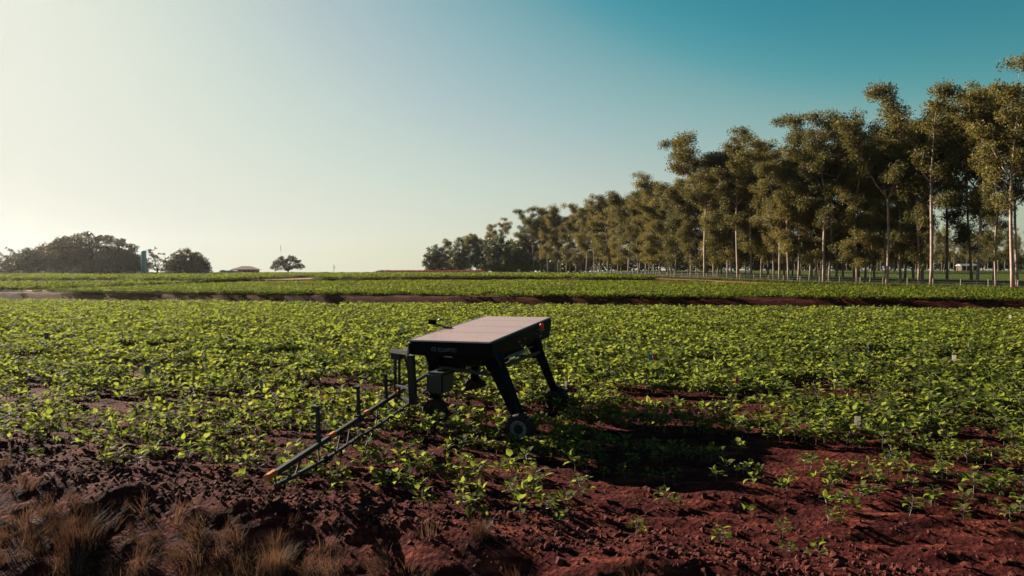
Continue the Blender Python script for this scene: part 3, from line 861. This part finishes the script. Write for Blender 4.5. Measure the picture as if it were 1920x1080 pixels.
# sensor on its arm at the left edge
mb = MB(); mb.bar((-1.80, 1.88, ztop(-1.8, 1.88) + .05), (-2.26, 2.06, 2.17), 0.035); mb.box((-1.78, 1.88, ztop(-1.8, 1.88) + .035), (0.18, 0.12, 0.05))
sa = mb.build("sensor_arm", M['frame'], ROB)
MB().box((-2.28, 2.07, 2.22), (0.18, 0.12, 0.11)).build("camera_box", M['black'], sa, bevel=0.012)
MB().lathe([(0, 0), (.06, 0), (.065, .02), (.05, .045), (0, .06)], (-2.20, 2.35, 2.235), (0, 0, 1), 14).build("antenna_dome", M['rim'], sa, True)
# boom mast on the left side
mb = MB()
for u in (-2.46, -2.36): mb.bar((u, 0.55, 1.66), (u, 0.55, 0.62), 0.05)
mb.bar((-1.86, 0.02, 1.72), (-2.50, 0.42, 1.70), 0.03, h0=0.10); mb.bar((-1.86, 0.36, 1.72), (-2.34, 0.68, 1.70), 0.03, h0=0.10)
mb.box((-2.41, 0.55, 1.60), (0.22, 0.20, 0.20))
mb.bar((-2.25, 0.58, 1.60), (-1.95, 0.35, 0.95), 0.035)
mb.bar((-1.85, 0.12, 1.66), (-1.83, 0.20, 0.60), 0.15, h0=0.12)
mb.bar((-1.85, 0.16, 0.66), (-2.45, 0.55, 0.66), 0.07); mb.bar((-1.85, 0.16, 0.92), (-2.45, 0.55, 0.92), 0.05)
mb.build("boom_mast", M['frame'], ROB, bevel=0.006)
# spray boom: trussed wing toward the camera and the other wing beyond
def L3(x, y, z): u, v = to_local(x, y); return Vector((u, v, z))
tip = Vector((-3.30, 9.16, 0.68)); root_ = Vector((-2.51, 15.9, 0.72)); end = Vector((-1.80, 21.6, 0.74))
def on(t, z=None, dx=0.0):
    p = tip.lerp(root_, t) if t <= 1 else root_.lerp(end, t - 1)
    return L3(p.x + dx, p.y, p.z if z is None else z)
mb = MB()
for a_, b_ in ((0.03, 0.52), (0.535, 1.0), (1.0, 1.98)): mb.bar(on(a_), on(b_), 0.062, h0=0.08)
mb.box(on(0.528), (0.10, 0.10, 0.14))
low = lambda t: on(t, 0.70 - np.interp(t, [0, 0.05, 0.25, 0.5, 0.55, 0.8, 1.0, 2.0], [.13, .16, .25, .26, .31, .33, .34, .2]), 0.10)
for a_, b_ in ((0.0, 0.26), (0.27, 0.52), (0.54, 0.78), (0.78, 1.0), (1.0, 1.95)): mb.bar(low(a_), low(b_), 0.048)
boom = mb.build("spray_boom", M['frame'], ROB)
mb = MB()
for a_, b_ in ((0.03, 0.0), (0.03, 0.09), (0.16, 0.09), (0.16, 0.22), (0.25, 0.22), (0.25, 0.33), (0.40, 0.33), (0.62, 0.70), (0.86, 0.92), (0.47, 0.40), (0.54, 0.62), (0.70, 0.64), (0.78, 0.86), (1.0, 0.92), (1.1, 1.2), (1.4, 1.3), (1.5, 1.6), (1.8, 1.7)):
    mb.tube([on(a_), low(b_)], 0.014, 6)
mb.build("truss_brace", M['brace'], boom)
mb = MB()
for a_, b_, sag in ((0.02, 0.25, .02), (0.27, 0.5, .03), (0.44, 0.60, .26), (0.47, 0.56, .30), (0.54, 0.75, .02), (0.84, 1.0, .22), (0.76, 0.90, .16), (0.9, 1.05, .25), (0.2, 0.3, .1)):
    p_, q_ = low(a_) + Vector((.04, 0, .03)), low(b_) + Vector((.04, 0, .03))
    mb.tube([p_.lerp(q_, k / 8) + Vector((0, 0, -sag * 4 * (k / 8) * (1 - k / 8))) for k in range(9)], 0.012, 6)
mb.build("hose", M['hose'], boom)
for t in (0.012, 0.335, 0.595, 0.90):
    d_ = (on(t + .02) - on(t - .02)).normalized()
    c = on(t) + Vector((0, 0, 0.012))
    MB().bar(c - d_ * 0.13, c + d_ * 0.13, 0.074, h0=0.088).build("orange_cap", M['orange'], boom, bevel=0.012)
for t, h in ((0.255, .62), (0.535, .60), (0.79, .56)):
    b_ = on(t); mb = MB()
    mb.bar(b_ + Vector((0, 0, -.02)), b_ + Vector((-.02, 0, h)), 0.065, 0.05)
    mb.box(b_ + Vector((-.04, -.02, h - 0.02)), (0.12, 0.08, 0.05))
    mb.build("boom_post", M['frame'], boom, bevel=0.006)
for k in range(13):
    t = 0.04 + k * 0.08
    p_ = low(t); mb = MB(); mb.lathe([(0, .0), (.016, .0), (.02, .03), (.012, .09), (0, .09)], p_ + Vector((0, 0, -.10)), (0, 0, 1), 8)
    mb.build("nozzle", M['black'], boom)
p_ = low(0.255)
MB().lathe([(0, -.05), (.05, -.05), (.06, 0), (.05, .05), (0, .05)], p_, (0, 1, 0), 12).build("hinge", M['black'], boom, True)

# ------------------------------------------------------------------ plot markers in the crop
def marker(px, py, mat, label, tagw=0.09, tagh=0.16, hgt=0.55):
    x, y = ground_hit(px, py, hgt - tagh / 2)
    r_ = thing("plot_marker", label, "marker", (x, y, tz(x, y)), random.uniform(-.5, .5), "plot markers standing in the crop")
    MB().tube([(0, 0, -0.05), (0.004, 0, hgt - tagh * .6)], 0.006, 5).build("stake", M['wire'], r_)
    w, h = tagw / 2, tagh
    z0 = hgt - tagh
    prof = [(-w * .35, z0), (w * .35, z0), (w, z0 + h * .25), (w, z0 + h), (-w, z0 + h), (-w, z0 + h * .25)]
    vs = [(x_, -0.004, z_) for x_, z_ in prof] + [(x_, 0.004, z_) for x_, z_ in prof]
    fs = [tuple(range(6)), tuple(range(11, 5, -1))] + [(k, k + 6, (k + 1) % 6 + 6, (k + 1) % 6) for k in range(6)]
    MB().add(vs, fs).build("tag", M[mat], r_)
marker(1608, 792, 'tag', "white plot marker nearest the camera, on the right of the field", .11, .19)
marker(1789, 673, 'tag', "white plot marker in the dense crop toward the right edge", .13, .20, .7)
marker(1894, 595, 'tag', "small white plot marker at the far right of the crop", .2, .26, .8)
marker(1061, 722, 'tag', "narrow white plot marker just right of the robot's rear wheel", .07, .17, .6)
marker(1207, 580, 'tag', "white plot marker on the far edge of the crop behind the robot", .12, .30, .9)
marker(1742, 581, 'yellow', "yellow plot marker on the far edge of the crop below the trees", .14, .32, .9)
marker(1254, 644, 'yellow', "thin pale yellow plot marker in the middle of the crop right of the robot", .07, .22, .7)
marker(1219, 670, 'blue', "bright blue plot marker right of the robot beside a red one", .14, .22, .7)
marker(1228, 669, 'red', "red plot marker right of the robot beside a blue one", .14, .2, .65)
marker(1382, 714, 'red', "dark red plot marker standing alone in the crop right of the robot", .12, .17, .6)
marker(490, 720, 'blue', "blue plot marker in the crop left of the boom mast", .12, .2, .6)
marker(277, 694, 'navy', "dark blue plot marker in the crop on the left", .16, .24, .65)
marker(87, 630, 'navy', "dark plot marker near the left edge of the crop", .2, .26, .8)
marker(1633, 655, 'navy', "dark plot marker in the dense crop on the right", .14, .26, .75)
marker(1581, 578, 'letter', "grey plot marker on the far edge of the crop", .16, .3, .9)
marker(1819, 647, 'yellow', "pale yellow plot marker in the dense crop at the right", .13, .2, .7)

# ------------------------------------------------------------------ trees
def leaf_cloud(r_, cents, rads, per, L, W, flat=0.75, droop=0.5, shell=0.55):
    """diamond leaves through ellipsoid clumps"""
    C = []; 
    for c, rd in zip(cents, rads):
        k = max(12, int(per * rd * rd))
        v = r_.normal(size=(k, 3)); v /= np.linalg.norm(v, axis=1)[:, None]
        q = r_.uniform(0, 1, k) ** shell
        bump = 1 + 0.35 * (r_.uniform(size=k) - .5)
        p = v * (q * rd * bump)[:, None]; p[:, 2] *= flat
        C.append(p + np.asarray(c))
    C = np.concatenate(C); k = len(C)
    d = r_.normal(size=(k, 3)); d[:, 2] -= droop; d /= np.linalg.norm(d, axis=1)[:, None]
    s = np.cross(d, r_.normal(size=(k, 3))); s /= np.linalg.norm(s, axis=1)[:, None]
    sz = r_.uniform(.65, 1.25, k)[:, None]
    a = C - d * L / 2 * sz; b = C + s * W / 2 * sz; c = C + d * L / 2 * sz; e = C - s * W / 2 * sz
    V = np.stack([a, b, c, e], 1).reshape(-1, 3)
    return V, np.arange(4 * k).reshape(k, 4)

def euc(seed, H, cb=0.35, airy=False, spread=1.0, dens=90):
    r_ = np.random.default_rng(seed); mb = MB(); cents = []; rads = []
    base_r = H * 0.0066
    lean = r_.normal(0, .012, 2)
    def trunk(t): return np.array([lean[0] * H * t + .25 * math.sin(t * 5 + seed), lean[1] * H * t + .25 * math.cos(t * 4 + seed), H * t])
    fork = r_.uniform(.48, .58) if airy else r_.uniform(.6, .75)
    ts = np.linspace(0, fork, 7)
    mb.tube([trunk(t) - (0, 0, .4 if t == 0 else 0) for t in ts], [base_r * (1.25 if t == 0 else 1 - .55 * t) for t in ts], 7)
    tips = []
    nl = 3 if airy else 2
    a0 = r_.uniform(0, 6.28)
    for k in range(nl):
        az = a0 + k * 6.28 / nl + r_.normal(0, .3); sp = H * r_.uniform(.09, .15) * spread
        hh = H * r_.uniform(.86, .97)
        p0 = trunk(fork); pts = []
        for t in np.linspace(0, 1, 6):
            o = sp * (t ** .8)
            pts.append(p0 + np.array([math.cos(az) * o, math.sin(az) * o, (hh - p0[2]) * t]) + r_.normal(0, .12, 3) * t)
        mb.tube(pts, np.linspace(base_r * .62, base_r * .12, 6), 6)
        tips.append((p0, pts, az))
        for t in (0.45, 0.6, 0.7, 0.8, 0.8, 0.9, 1.0, 1.0, 1.0):
            i = min(5, int(t * 5)); cents.append(pts[i] + r_.normal(0, .024 * H * (1.0 if t > .7 else .7), 3) * (1.2, 1.2, .55)); rads.append(H * r_.uniform(.034, .056))
    nb = 22 if airy else 34
    for k in range(nb):
        t = cb + (0.93 - cb) * (k + r_.uniform(0, 1)) / nb
        if t < fork: p0 = trunk(t)
        else:
            q = tips[k % nl][1]; f = (t - fork) / (0.95 - fork) * 5; i = int(np.clip(f, 0, 4)); p0 = q[i] + (q[i + 1] - q[i]) * (f - i)
        az = r_.uniform(0, 6.28) + k * 2.4; prof = math.sin(math.pi * np.clip((t - cb) / (1.02 - cb), 0.08, 1) ** .75) ** .6
        ln = H * r_.uniform(.07, .135) * spread * max(.45, prof) * (1.0 if t < .68 else .66); el = r_.uniform(.25, .85)
        dirv = np.array([math.cos(az) * math.cos(el), math.sin(az) * math.cos(el), math.sin(el)])
        pm = p0 + dirv * ln * .5 + np.array([0, 0, -.02 * ln]); pe = p0 + dirv * ln + np.array([0, 0, .10 * ln])
        mb.tube([p0, pm, pe], [base_r * .34, base_r * .22, base_r * .12], 5)
        m = r_.integers(2, 4) if airy else r_.integers(3, 5)
        for j in range(m):
            f = r_.uniform(.55, 1.1)
            cents.append(p0 + (pe - p0) * f + r_.normal(0, .035 * H / 2.2, 3)); rads.append(H * r_.uniform(.030, .050) * (1.0 if airy else 1.05))
    V, F = leaf_cloud(r_, cents, rads, dens, H * .0125, H * .0048, .92, .8, .6)
    return mb.mesh("trunk", M['bark'], True), mesh_np("crown", V, F, M['euc'])

def bushy(seed, H, W, trunk_h, n, mat, bark, dens, L, top=0.5, gaps=0.0, flatness=.8, rr=(.13, .2)):
    """broad crowned tree: limbs and clumps filling a dome"""
    r_ = np.random.default_rng(seed); mb = MB(); cents = []; rads = []
    br = max(.16, W * .022)
    fork = np.array([r_.normal(0, .15), r_.normal(0, .15), trunk_h])
    mb.tube([(0, 0, -.4), fork * .5, fork], [br * 1.4, br, br * .85], 8)
    for k in range(n):
        a = r_.uniform(0, 6.28); q = math.sqrt(r_.uniform()) ; hz = r_.uniform()
        rad = W / 2 * q * .86
        dome = math.sqrt(max(0, 1 - q * q * .92))
        zlo = trunk_h * (0.75 + .35 * (1 - q)); zhi = trunk_h + (H - trunk_h) * dome * .9
        z = zlo + (zhi - zlo) * (hz ** top)
        c = np.array([rad * math.cos(a), rad * math.sin(a), max(z, .6)])
        cents.append(c); rads.append(W * r_.uniform(*rr) * (1 - gaps * .3))
        if k % 4 == 0:
            mid = fork + (c - fork) * .5 + np.array([0, 0, .08 * W * (1 - q)])
            mb.tube([fork - (0, 0, .2), mid, c], [br * .5, br * .28, br * .08], 5)
    V, F = leaf_cloud(r_, cents, rads, dens, L, L * .5, flatness, .2, .5)
    return mb.mesh("trunk", bark, True), mesh_np("crown", V, F, mat)

def put(name, parts, x, y, label, cat="tree", group=None, sc=1.0, rz=None, sxy=None):
    z = tz0(x, y)
    o = thing(name, label, cat, (x, y, z), random.uniform(0, 6.28) if rz is None else rz, group)
    o.scale = (sc * (sxy or 1), sc * (sxy or 1), sc)
    link("trunk", parts[0], o); link("crown", parts[1], o)
    return o

EA = [euc(400 + k, 31, .30 + .08 * (k % 3), True, 1.3 + .12 * (k % 3), 150) for k in range(5)]
EF = [euc(420 + k, 27, .12 + .04 * (k % 3), False, 1.0 + .1 * (k % 4), 130) for k in range(9)]
ES = [euc(440 + k, 15, .25, False, 1.0, 260) for k in range(2)]
ED = [bushy(460 + k, 16, 10, 1.0, 95, M['euc_dark'], M['bark_dark'], 60, .6, .8, 0, .9, (.09, .14)) for k in range(2)]
LINE = np.array([(71, 89), (69, 93), (64, 105), (52, 126), (42, 148), (35, 189), (26, 250), (8, 292), (-12, 312), (-46, 330)], float)
LPX = 960 + FPX * LINE[:, 0] / LINE[:, 1]
o_ = np.argsort(LPX)
def line_at(px, back=0.0):
    Y = float(np.interp(px, LPX[o_], LINE[o_, 1])) + back
    X = (px - 960) / FPX * Y
    return X, Y
def skyline(px):
    return np.interp(px, [785, 830, 870, 905, 940, 975, 1000, 1060, 1110, 1150, 1200, 1240, 1290, 1325, 1380, 1440, 1500, 1550, 1610, 1680, 1740, 1800, 1860, 1920],
                     [462, 448, 440, 430, 405, 440, 392, 385, 366, 362, 330, 312, 312, 245, 258, 262, 255, 215, 232, 225, 160, 165, 150, 150])
ORD = ("first second third fourth fifth sixth seventh eighth ninth tenth eleventh twelfth thirteenth fourteenth fifteenth sixteenth "
       "seventeenth eighteenth nineteenth twentieth").split()
TG = "eucalyptus trees of the belt along the right of the field"
def tree_scale(x, y, px, Hm, frac=1.0):
    want = CAM_H + (HZ - skyline(px)) * y / FPX - tz0(x, y)
    return want * frac / (Hm * 0.95)
front = [(1898, 'A', "tall eucalyptus with a thick pale trunk at the right edge of the belt"),
         (1868, 'S', "short thin eucalyptus with a forked pale trunk near the right edge of the belt"),
         (1742, 'A', "tallest straight pale trunked eucalyptus standing in front of the belt"),
         (1718, 'F', None), (1684, 'F', None), (1660, 'A', None), (1630, 'S', None), (1604, 'F', None), (1556, 'F', None), (1546, 'A', None), (1530, 'F', None),
         (1519, 'S', None), (1498, 'F', None), (1477, 'F', None), (1466, 'A', None), (1448, 'F', None), (1428, 'F', None), (1405, 'F', None), (1385, 'A', None),
         (1374, 'F', None), (1343, 'F', None), (1336, 'F', None), (1325, 'A', None), (1293, 'F', None), (1270, 'F', None), (1252, 'F', None), (1238, 'F', None),
         (1215, 'F', None), (1195, 'F', None), (1180, 'F', None), (1160, 'F', None), (1140, 'F', None), (1122, 'F', None), (1100, 'F', None), (1080, 'F', None),
         (1062, 'F', None), (1046, 'F', None), (1028, 'F', None), (1012, 'F', None), (1000, 'A', None)]
ti = 0
for px, k, lab in front:
    x, y = line_at(px + random.uniform(-2, 2), random.uniform(-1.5, 3))
    lst = {'A': EA, 'F': EF, 'S': ES}[k]; parts = lst[random.randrange(len(lst))]
    Hm = {'A': 31, 'F': 27, 'S': 15}[k]
    fr = {'A': random.uniform(.94, 1.02), 'F': random.uniform(.70, 1.0), 'S': random.uniform(.45, .6)}[k]
    sc = tree_scale(x, y, px, Hm, fr)
    if lab is None:
        ti += 1
        if ti <= 20: lab = f"{ORD[ti-1]} eucalyptus left of the tallest straight trunk in the front row"
        else: lab = f"{ORD[len(front)-3-ti]} eucalyptus from the far left end of the front row"
    sxy = 1.2 if k == 'A' else (1.15 if px > 1300 else 1.3)
    put("eucalyptus_tree", parts, x, y, lab, "tree", TG, sc, None, sxy)
BACK = ["small eucalyptus behind the front row at the far left end of the belt", "eucalyptus behind the front row where the belt first grows taller",
        "eucalyptus behind the front row left of the first high crowns", "eucalyptus in the rear rows under the first high crowns",
        "eucalyptus in the rear rows in the middle of the belt", "eucalyptus in the rear rows left of the tallest straight trunk",
        "eucalyptus in the rear rows just behind the tallest straight trunk", "eucalyptus in the rear rows toward the right edge of the belt"]
for i in range(52):
    px = 985 + (1720 - 985) * (i + random.random()) / 46
    if px > 1720: px = 1720 + (px - 1720) * 2.2
    back = random.choice((6, 12, 19)) + random.uniform(-2, 2)
    x, y = line_at(px, back)
    k = 'A' if random.random() < (.35 if px < 1650 else .9) else 'F'
    lst = {'A': EA, 'F': EF}[k]; parts = random.choice(lst); Hm = {'A': 31, 'F': 27}[k]
    sc = tree_scale(x, y, px, Hm, random.uniform(.80, .99) if k == 'A' else random.uniform(.72, .93))
    put("eucalyptus_tree", parts, x, y, BACK[int(np.searchsorted([1090, 1210, 1330, 1450, 1570, 1690, 1800], px))], "tree", "eucalyptus trees behind the front row of the belt", sc, None, 1.15)
# bushier trees at the far left end of the belt
far_end = [(812, 15, 'D', "leftmost bushy dark tree at the far end of the belt"), (838, 17, 'F', "olive tree second from the far left end of the belt"),
           (852, 13, 'D', "low dark tree third from the far left end of the belt"), (872, 19, 'F', "olive tree with a thin top left of the far end's tall tree"),
           (893, 17, 'F', "full olive tree beside the tall dark-topped tree at the far end"), (912, 18, 'D', "dark tree left of the tall dark-topped tree"),
           (938, 25, 'A', "tall dark-topped tree rising above the far end of the belt"), (950, 19, 'D', "very dark dense tree right of the tall dark-topped tree"),
           (962, 17, 'D', "dark dense tree reaching to the ground before the first gap"), (978, 19, 'F', "olive tree just left of the first bare trunks of the belt"),
           (825, 16, 'D', "green rounded tree behind the leftmost bushy tree of the belt"), (862, 18, 'D', "dark rounded tree left of the thin topped olive tree"),
           (884, 19, 'F', "slim olive tree right of the thin topped olive tree"), (903, 20, 'F', "slim olive tree behind the full olive tree at the far end"),
           (927, 19, 'D', "dark rounded tree at the foot of the tall dark-topped tree"), (988, 20, 'D', "dark rounded tree closing the far end before the bare trunks")]
for px, H, k, lab in far_end:
    x, y = line_at(px, random.uniform(-4, 6))
    lst = {'A': EA, 'F': EF, 'D': ED}[k]; parts = random.choice(lst); Hm = {'A': 31, 'F': 27, 'D': 16}[k]
    put("eucalyptus_tree" if k != 'D' else "dense_tree", parts, x, y, lab, "tree", "trees at the far end of the belt", H / Hm, None, 1.35 if k == 'F' else (1.15 if k == 'D' else 1.2))
# thin row beyond the pasture, right
for i in range(64):
    q_ = 1430 + 540 * (i + random.random() * .8) / 64; y = 232 + random.uniform(-14, 26); x = (q_ - 960) / FPX * y
    put("eucalyptus_tree", random.choice(ES), x, y, "thin young eucalyptus in the far row beyond the pasture", "tree", "young eucalyptus trees beyond the pasture", random.uniform(.75, 1.15))
V, F = [], []
r_ = np.random.default_rng(900)
n = 900
cx = r_.uniform(-10, 480, n); cy = 330 + .05 * cx + r_.uniform(0, 40, n)
cz = terrain(cx, cy, False) + r_.uniform(1.5, 8.5, n)
V, F = leaf_cloud(r_, np.c_[cx, cy, cz], np.full(n, 3.6), 9, 1.5, .8, .8, .2, .5)
tag(link("far_treeline", mesh_np("far_treeline", V, F, M['euc_dark'])), kind='stuff')

# left grove, 216 m away
def at(px, Y): return (px - 960) / FPX * Y, Y
T_DENSE = [bushy(500 + k, 10, 15, 0.8, 150, M['broad'], M['bark_dark'], 60, .55, .7, 0, .8, (.07, .11)) for k in range(2)]
T_OPEN = bushy(510, 10, 13, 1.8, 60, M['broad'], M['bark_dark'], 55, .5, .6, .2, .7, (.05, .085))
T_UMB = bushy(515, 13, 24, 5.5, 150, M['broad'], M['bark_dark'], 45, .6, .35, .2, .6, (.035, .06))
T_RAIN = bushy(520, 7.5, 13.5, 1.6, 120, M['broad'], M['bark_dark'], 60, .45, .45, .1, .6, (.05, .09))
G = "trees of the grove at the left horizon"
for px, Y, parts, H, Hm, w, lab in [
    (8, 212, T_OPEN, 9.5, 10, 1.0, "half seen open tree at the left edge of the photo"),
    (40, 220, T_DENSE[1], 7.6, 10, 1.2, "low dense tree at the left end of the grove"),
    (80, 222, T_DENSE[0], 11.0, 10, 1.0, "dense rounded tree left of the wide canopy tree"),
    (120, 224, T_DENSE[1], 11.0, 10, 1.1, "dense tree filling the grove below the wide canopy"),
    (172, 218, T_UMB, 14.2, 13, 1.15, "tall tree with a wide see-through canopy over the grove"),
    (165, 226, T_DENSE[0], 9.0, 10, 1.1, "dark tree behind the wide canopy tree's trunk"),
    (215, 215, T_DENSE[1], 9.6, 10, 1.0, "dense tree at the right of the grove before the turquoise tower"),
    (248, 222, T_DENSE[0], 8.6, 10, .8, "dark narrow tree just left of the turquoise tower"),
    (296, 214, T_OPEN, 9.4, 10, 1.0, "ragged open tree right of the turquoise tower"),
    (353, 212, T_DENSE[0], 8.9, 10, 1.05, "round dense dark tree standing alone right of the turquoise tower")]:
    x, y = at(px, Y)
    put("grove_tree", parts, x, y, lab, "tree", G, H / Hm, px * .1, w)
x, y = at(540, 255)
put("spreading_tree", T_RAIN, x, y, "lone spreading round tree beside the red roofed house", "tree", None, 1.0, .4)
SH = bushy(530, 3, 5, .4, 30, M['broad'], M['bark_dark'], 60, .35, .7, 0, .7, (.10, .16))
for px, Y, sc, lab in [(719, 262, .62, "dark low bush on the horizon left of the reddish crop"), (616, 262, .42, "tiny dark bush left of the thin utility pole"),
                       (270, 206, .6, "low shrub at the foot of the turquoise tower"), (318, 208, .5, "low shrub under the ragged open tree"),
                       (20, 206, .9, "shrub at the far left foot of the grove"), (100, 208, .9, "shrub at the foot of the grove's left trees"),
                       (150, 207, .9, "shrub at the foot of the wide canopy tree"), (195, 206, .9, "shrub at the right foot of the grove")]:
    x, y = at(px, Y); put("shrub", SH, x, y, lab, "shrub", None, sc, 1.0, 1.5)

# ------------------------------------------------------------------ fence in front of the trees
fl = np.array([(77, 86), (70, 92.5), (66, 99), (58, 109), (50, 121), (42, 138), (36, 162), (31, 200), (24, 246)], float)
seg = np.r_[0, np.cumsum(np.linalg.norm(np.diff(fl, axis=0), axis=1))]
fence = thing("wire_fence", "wire fence on thin wooden posts running along the tree belt", "fence", (70, 92.5, tz0(70, 92.5)))
pm = MB().tube([(0, 0, -.3), (0, 0, 1.35)], [.075, .065], 7).mesh("post", M['wood'], True)
posts = []
for d_ in np.arange(0, seg[-1], 3.6):
    x = float(np.interp(d_, seg, fl[:, 0])); y = float(np.interp(d_, seg, fl[:, 1])); z = tz0(x, y)
    o = link("post", pm, fence, loc=Vector((x, y, z)) - fence.location, rot=(random.uniform(-.04, .04), random.uniform(-.04, .04), random.uniform(0, 3)))
    posts.append(Vector((x, y, z)) - fence.location)
for h in (.45, .85, 1.2):
    MB().tube([p_ + Vector((0, -.05, h)) for p_ in posts], .012, 4).build("wire", M['wire'], fence)
# rough grass along the fence
n = 1500
d_ = rng.uniform(0, seg[-1] * .8, n); X = np.interp(d_, seg, fl[:, 0]) + rng.normal(1.0, 1.6, n); Y = np.interp(d_, seg, fl[:, 1]) + rng.normal(1, 1.5, n)
scatter("rough_grass", np.c_[X, Y, terrain(X, Y)], np.c_[np.zeros((n, 2)), rng.uniform(0, 6.28, n)], rng.uniform(1.0, 2.8, n), greens)

# reddish tall crop strip at the horizon
def sorg(seed):
    r_ = np.random.default_rng(seed); c = np.c_[r_.uniform(-1, 1, 14), r_.uniform(-.6, .6, 14), r_.uniform(.35, 1.25, 14)]
    V, F = leaf_cloud(r_, c, np.full(14, .28), 120, .3, .12, 1.2, 0, .5)
    return mesh_np("tall_crop", V, F, M['sorghum'])
sk = [sorg(600 + k) for k in range(3)]
n = 900
X = rng.uniform(-54, -12, n); Y = 272 + rng.uniform(0, 12, n)
scatter("reddish_crop", np.c_[X, Y, terrain(X, Y)], np.c_[np.zeros((n, 2)), rng.uniform(0, 6.28, n)], rng.uniform(.8, 1.2, n), sk)

# ------------------------------------------------------------------ far buildings and poles
x, y = at(462, 250)
h = thing("house", "small house with a terracotta hipped roof on the horizon", "house", (x, y, tz0(x, y) - .2), .25)
wl = MB().box((0, 0, 1.1), (8.4, 6, 2.2)).build("wall", M['wall'], h)
vs = [(-5, -3.8, 2.1), (5, -3.8, 2.1), (5, 3.8, 2.1), (-5, 3.8, 2.1), (-1.4, 0, 3.35), (1.4, 0, 3.35), (-5, -3.8, 2.0), (5, -3.8, 2.0), (5, 3.8, 2.0), (-5, 3.8, 2.0)]
MB().add(vs, [(0, 1, 5, 4), (1, 2, 5), (2, 3, 4, 5), (3, 0, 4), (6, 9, 8, 7), (0, 6, 7, 1), (1, 7, 8, 2), (2, 8, 9, 3), (3, 9, 6, 0)]).build("roof", M['tile'], h)
for xx in (-2.8, -0.2, 2.6): MB().box((xx, -3.01, 1.3), (1.1, .06, 1.0)).build("window", M['glassdark'], wl)
MB().box((1.2, -3.01, 1.0), (.9, .06, 2.0)).build("door", M['bark_dark'], wl)
x, y = at(429, 240)
h = thing("shed", "low white shed with a grey roof left of the red roofed house", "shed", (x, y, tz0(x, y) - .1), .1)
MB().box((0, 0, .75), (5.2, 3, 1.5)).build("wall", M['whitewall'], h)
mb = MB()
for cx in (-1.45, 1.45):
    mb.add([(cx - 1.5, -1.8, 1.45), (cx + 1.5, -1.8, 1.45), (cx + 1.5, 1.8, 1.45), (cx - 1.5, 1.8, 1.45), (cx, -1.8, 1.85), (cx, 1.8, 1.85)],
           [(0, 1, 4), (2, 3, 5), (1, 2, 5, 4), (3, 0, 4, 5), (0, 3, 2, 1)])
mb.build("roof", M['roofgrey'], h)
MB().box((0.6, -1.52, .8), (1.2, .05, .8)).build("window", M['glassdark'], h)
x, y = at(608, 258)
h = thing("shed", "tiny grey shed on the horizon between the lone tree and the pole", "shed", (x, y, tz0(x, y) - .1))
MB().box((0, 0, .5), (2.6, 2, 1.0)).build("wall", M['roofgrey'], h); MB().box((0, 0, 1.06), (3.0, 2.4, .1)).build("roof", M['whitewall'], h)
x, y = at(270, 200)
h = thing("water_tower", "tall narrow turquoise water tower at the edge of the grove", "water tower", (x, y, tz0(x, y)))
MB().lathe([(0, 0), (.72, 0), (.72, 7.2), (.66, 7.35), (.2, 7.5), (0, 7.5)], (0, 0, 0), (0, 0, 1), 20).build("tank", M['tower'], h, True)
mb = MB()
for s_ in (-.2, .2): mb.tube([(s_, -.80, 0), (s_, -.80, 7.3)], .03, 5)
for k in range(18): mb.bar((-.2, -.80, .4 + k * .38), (.2, -.80, .4 + k * .38), .03)
mb.build("ladder", M['wire'], h)
MB().lathe([(0.74, 0), (0.74, .15)], (0, 0, 7.1), (0, 0, 1), 20).build("ring", M['whitewall'], h)
x, y = at(626, 256)
h = thing("utility_pole", "thin utility pole standing alone on the horizon", "pole", (x, y, tz0(x, y)))
MB().tube([(0, 0, 0), (0, 0, 3.9)], [.09, .06], 7).build("post", M['bark_dark'], h)
MB().lathe([(0, 0), (.2, 0), (.2, .6), (0, .6)], (.12, 0, 2.4), (0, 0, 1), 10).build("transformer", M['roofgrey'], h)
x, y = at(527, 300)
h = thing("radio_mast", "very thin pale mast rising behind the lone spreading tree", "mast", (x, y, tz0(x, y)))
MB().tube([(0, 0, 0), (0, 0, 10.0)], .035, 6).build("post", M['whitewall'], h); MB().tube([(0, 0, 10.0), (0, 0, 12.6)], .10, 6).build("antenna", M['roofgrey'], h)
x, y = at(973, 268)
h = thing("sign_board", "small white sign board at the foot of the dark trees", "sign", (x, y, tz0(x, y)))
MB().tube([(0, 0, 0), (0, 0, 1.2)], .05, 6).build("post", M['wood'], h); MB().box((0, -.06, 1.5), (1.0, .05, .9)).build("board", M['white'], h)
x, y = at(1812, 318)
h = thing("shed", "grey roofed farm shed far beyond the pasture among thin trees", "shed", (x, y, tz0(x, y)))
h.scale = (.8, .8, .8)
MB().box((0, 0, 1.4), (9, 5, 2.8)).build("wall", M['bark_dark'], h)
MB().add([(-5, -3, 2.8), (5, -3, 2.8), (5, 3, 2.8), (-5, 3, 2.8), (-5, 0, 4), (5, 0, 4)], [(0, 1, 5, 4), (2, 3, 4, 5), (1, 2, 5), (3, 0, 4), (0, 3, 2, 1)]).build("roof", M['roofgrey'], h)
